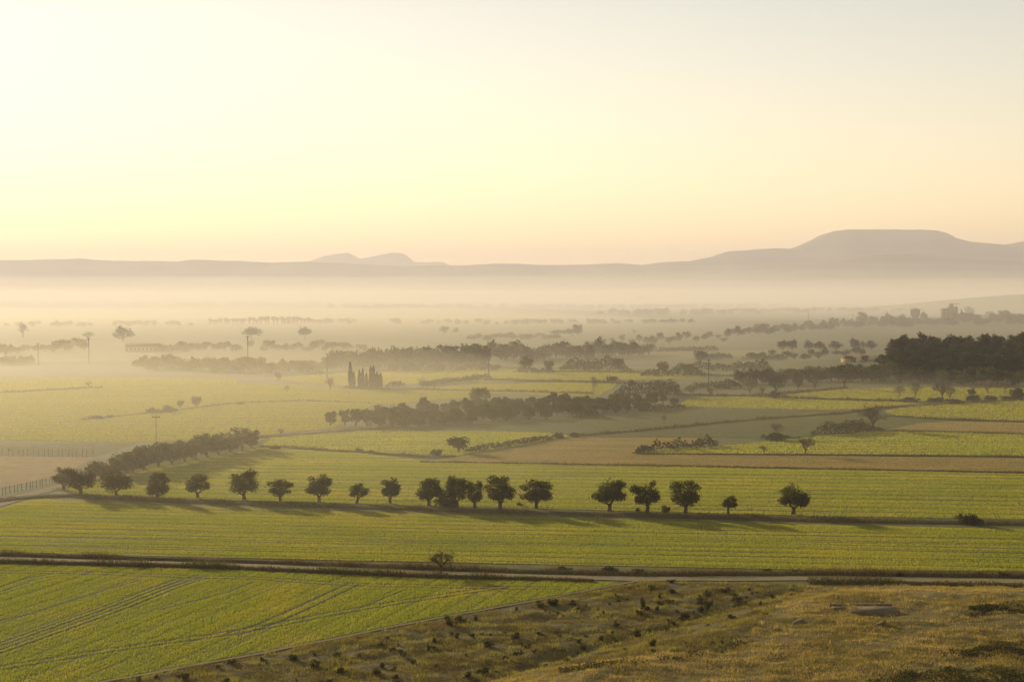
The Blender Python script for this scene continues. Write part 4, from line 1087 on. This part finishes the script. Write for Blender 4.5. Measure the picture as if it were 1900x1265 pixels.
def fence(pts, n, hm, label, wires=3):
    C, N, L = strip(pts, 1, .5)
    e = root('wire_fence', (C[0, 0], C[0, 1], 0), label, 'fence'); o = A3(C[0, 0], C[0, 1], 0)
    pm = mk('fence_post', tube([A3(0, 0, -.2), A3(0, 0, hm)], [.065, .05], 6), 'pole')
    q = np.linspace(0, len(C) - 1, n).astype(int)
    for i in q:
        p = bpy.data.objects.new('post', pm); put(p, parent=e)
        p.location = (C[i, 0] - o[0], C[i, 1] - o[1], 0); p.rotation_euler = (rng.normal(0, .04), rng.normal(0, .04), 0)
    for k in range(wires):
        z = hm * (.95 - .3 * k)
        obj('wire', mk('fence_wire', tube([A3(C[i, 0] - o[0], C[i, 1] - o[1], z) for i in q], [.012] * n, 3), 'metal'), parent=e)
fence([(-120, 948), (-30, 927), (0, 920), (50, 909), (97, 897), (112, 892)], 34, 1.55, 'wire fence with close posts along the dirt track at the left edge')
fence([(-60, 846), (0, 846), (90, 847), (172, 849)], 26, 1.9, 'faint fence of stakes behind the brown ploughed field', 2)

# ------------------------------------------------------------------ small things on the near slope
P = G(1602, 1129); m = mpp(P)
e = root('concrete_pad', P, 'long pale concrete pad with a dark back edge in the dry grass', 'concrete pad', None, -.02)
bx('slab', e, 'concrete', -28 * m, 57 * m, -2.6, 1.4, -.8, .13); bx('back_kerb', e, 'concrete', -58 * m, 58 * m, 1.403, 1.6, -.8, .26); bx('end_block', e, 'concrete', -55 * m, -28.1 * m, -.2, 1.4, -.8, .09)
for x, y, rz, lb in ((1482, 1155, .7, 'dark tilted stone slab left below the concrete pad'), (1633, 1158, .5, 'dark tilted stone slab right below the concrete pad')):
    P = G(x, y)
    V, F = boxdata(-.7, .7, -.22, .22, -.3, .22)
    V += rng.normal(0, .06, V.shape); V[:, 2] += V[:, 0] * .18
    o = obj('stone_slab', mk('stone_slab', (V, F), 'concrete'), label=lb, cat='stone', group='stone slabs in the dry grass'); o.location = P; o.rotation_euler = (0, 0, rz)
SG = 'low shrubs dotted over the scrubland'
for x, b, t, w, lb in [(832, 1160, 1137, 26, 'dark shrub beside the path at the field corner'), (1192, 1128, 1100, 17, 'tall pale green shrub in the upper scrubland'), (1313, 1131, 1106, 22, 'tall dark shrub at the right of the scrubland'), (1301, 1136, 1120, 20, 'dark shrub leaning left of the tall dark one'),
                       (1272, 1147, 1133, 34, 'wide flat dark shrub below the tall dark one'), (1183, 1184, 1160, 24, 'bushy green shrub in the middle scrubland'), (1212, 1200, 1180, 24, 'dark round shrub near the gully'), (1201, 1172, 1163, 14, 'small shrub right of the bushy green one'),
                       (1249, 1161, 1147, 15, 'round shrub below the wide flat one'), (1224, 1112, 1095, 12, 'thin upright shrub in the upper scrubland'), (1299, 1110, 1101, 12, 'small dark shrub above the tall dark one'), (1384, 1122, 1113, 9, 'tiny shrub near the edge of the dry slope'), (1411, 1124, 1112, 9, 'tiny upright shrub on the edge of the dry slope'),
                       (1143, 1160, 1150, 20, 'low shrub in the centre of the scrubland'), (1030, 1122, 1108, 30, 'low dark thicket by the path, left piece'), (1062, 1122, 1111, 24, 'low dark thicket by the path, right piece'), (1001, 1125, 1111, 26, 'low dark thicket by the path, lower piece'),
                       (883, 1150, 1139, 14, 'small shrub right of the dark path shrub'), (848, 1184, 1170, 16, 'shrub in the left scrubland'), (795, 1206, 1192, 14, 'small dark shrub low in the left scrubland'), (590, 1238, 1222, 16, 'dark shrub near the bottom left of the scrubland'), (1237, 1172, 1160, 12, 'little shrub left of the gully')]:
    at('shrub', x, b, t, w, lb, SG)
k = 0
sp = SCRUB[:, :2]
while k < 170:
    q = rng.uniform(sp.min(0), sp.max(0))
    if not inpoly(q[0], q[1], sp): continue
    if fbm(q[0] / 9, q[1] / 9, 2) < rng.uniform(-.5, .4): continue
    s2 = ((q[0] - 16.7) * 53.7 - (q[1] - 206.7) * 57.9) / 79
    if s2 < 3: continue
    hq = .3 + .65 * rng.random() ** 2
    plant('shrub', (q[0], q[1], float(HT(*q)) - .1 * hq), hq, hq * rng.uniform(1.0, 2.6), 'tiny dark tussock scattered in the brown scrubland', SG); k += 1
for x, b, t, w, lb in [(1480, 1063, 1053, 26, 'weedy bush on the road bank, left of three'), (1422, 1062, 1053, 24, 'weedy bush on the road bank, second of three'), (1525, 1064, 1055, 22, 'weedy bush on the road bank, last of three'), (1860, 1069, 1058, 36, 'dark bush on the road bank at the far right'), (1820, 1068, 1060, 24, 'small dark bush left of the one at the far right'),
                       (1130, 1062, 1049, 44, 'brown weedy hump on the road bank'), (1182, 1064, 1050, 30, 'second brown weedy hump on the road bank'), (1045, 1060, 1050, 36, 'dark weedy hump on the road bank before the junction'), (1670, 1069, 1059, 18, 'small weedy bush on the bank above the concrete pad')]:
    at('bush', x, b, t, w, lb)
def patch(label, px, wpx, hm, n, name='low_scrub'):
    P = GP(px)[:, :2]
    lo, hi = P.min(0), P.max(0)
    q = rng.uniform(lo, hi, (n * 6, 2)); q = q[inpoly(q[:, 0], q[:, 1], P)]
    f = fbm(q[:, 0] / 2.2, q[:, 1] / 2.2, 3); q = q[f > rng.uniform(-.5, .6, len(q))][:n]
    z = HT(q[:, 0], q[:, 1]) + hm * rng.random(len(q)) ** 1.2 * np.clip(.7 + fbm(q[:, 0] / 2, q[:, 1] / 2, 2), .2, 1.5)
    obj(name, mk(name, cards(np.column_stack([q, z]), .17), 'shrub_leaf'), kind='stuff', label=label)
patch('dark low scrub on the dry slope at the right edge', [(1775, 1145), (1800, 1128), (1840, 1121), (1930, 1119), (1930, 1140), (1840, 1140)], 0, .35, 1500)
patch('dark low scrub band below the wheel ruts at the right edge', [(1735, 1218), (1800, 1205), (1860, 1192), (1940, 1186), (1940, 1214), (1850, 1214)], 0, .4, 2600)
patch('dark low scrub along the bottom right corner', [(1610, 1262), (1680, 1247), (1760, 1243), (1940, 1245), (1940, 1300), (1600, 1300)], 0, .4, 5000)
patch('dark weeds growing in the gully', [(1030, 1242), (1180, 1222), (1330, 1203), (1380, 1180), (1390, 1186), (1345, 1212), (1190, 1231), (1040, 1250)], 0, .4, 2200)
# ------------------------------------------------------------------ haze and low mist
hz = np.array([(x, y, z) for x in (-17500, 17500) for y in (-3500, 19500) for z in (-2.0, 560)], float)
hf = np.array([(0, 1, 3, 2), (4, 6, 7, 5), (0, 4, 5, 1), (2, 3, 7, 6), (0, 2, 6, 4), (1, 5, 7, 3)])
obj('haze', npmesh('haze', hz, hf), vol_mat('haze_air', (0.79, 0.735, 0.70), 1.25e-4, 0.24), kind='stuff',
    label='thin golden morning haze filling the whole valley')
def mist(name, x0, x1, y0, y1, top, dens, seed, label, rise=0.3, colr=(0.95, 0.87, 0.72), g=0.3):
    xs = np.linspace(x0, x1, 70); ys = np.linspace(y0, y1, 70)
    X, Y = np.meshgrid(xs, ys)
    u = (X - x0) / (x1 - x0); v = (Y - y0) / (y1 - y0)
    e = sstep(0, .22, u) * sstep(1, .78, u) * sstep(0, rise, v) * sstep(1, .85, v)
    T = -0.6 + (top + 0.6) * e * (1 + 0.28 * fbm(X / 900 + seed, Y / 900, 3))
    n = X.size
    V = np.concatenate([np.stack([X, Y, T], -1).reshape(-1, 3), np.stack([X, Y, np.full_like(X, -1.0)], -1).reshape(-1, 3)])
    f = gridfaces(70, 70)
    i = np.arange(n).reshape(70, 70)
    ring = np.concatenate([i[0, :-1], i[:-1, -1], i[-1, :0:-1], i[:0:-1, 0]])
    nx = np.roll(ring, -1)
    side = np.stack([nx, ring, ring + n, nx + n], -1)
    F = np.concatenate([f, f[:, ::-1] + n, side])
    return obj(name, npmesh(name, V, F, True), vol_mat(name + '_air', colr, dens, g), kind='stuff', label=label)
mist('mist', -4200, 4600, 600, 6300, 50, 3.8e-4, 2.0, 'thick pale mist lying low over the far plain', 0.1)
mist('mist', -7000, 7000, 1100, 8800, 75, 0.9e-4, 8.0, 'low layer of pale mist before the mountains', 0.7)
mist('mist', -7000, 7000, 1300, 9000, 125, 0.7e-4, 14.0, 'middle layer of pale mist before the mountains', 0.9)
mist('mist', -7000, 7000, 1500, 9200, 190, 0.55e-4, 23.0, 'upper layer of pale mist before the mountains', 1.0)
mist('mist', -7000, 7000, 1700, 9300, 270, 0.4e-4, 31.0, 'faint topmost veil of mist before the mountains', 1.0)
mist('mist', -2000, 380, 190, 2600, 20, 5.4e-4, 5.0, 'thin golden mist drifting over the middle fields', 0.07, (1.0, 0.89, 0.62), 0.45)
mist('mist', -430, 50, 215, 800, 15, 8.0e-4, 11.0, 'golden mist hanging round the left end of the olive rows', 0.12, (1.0, 0.89, 0.62), 0.45)
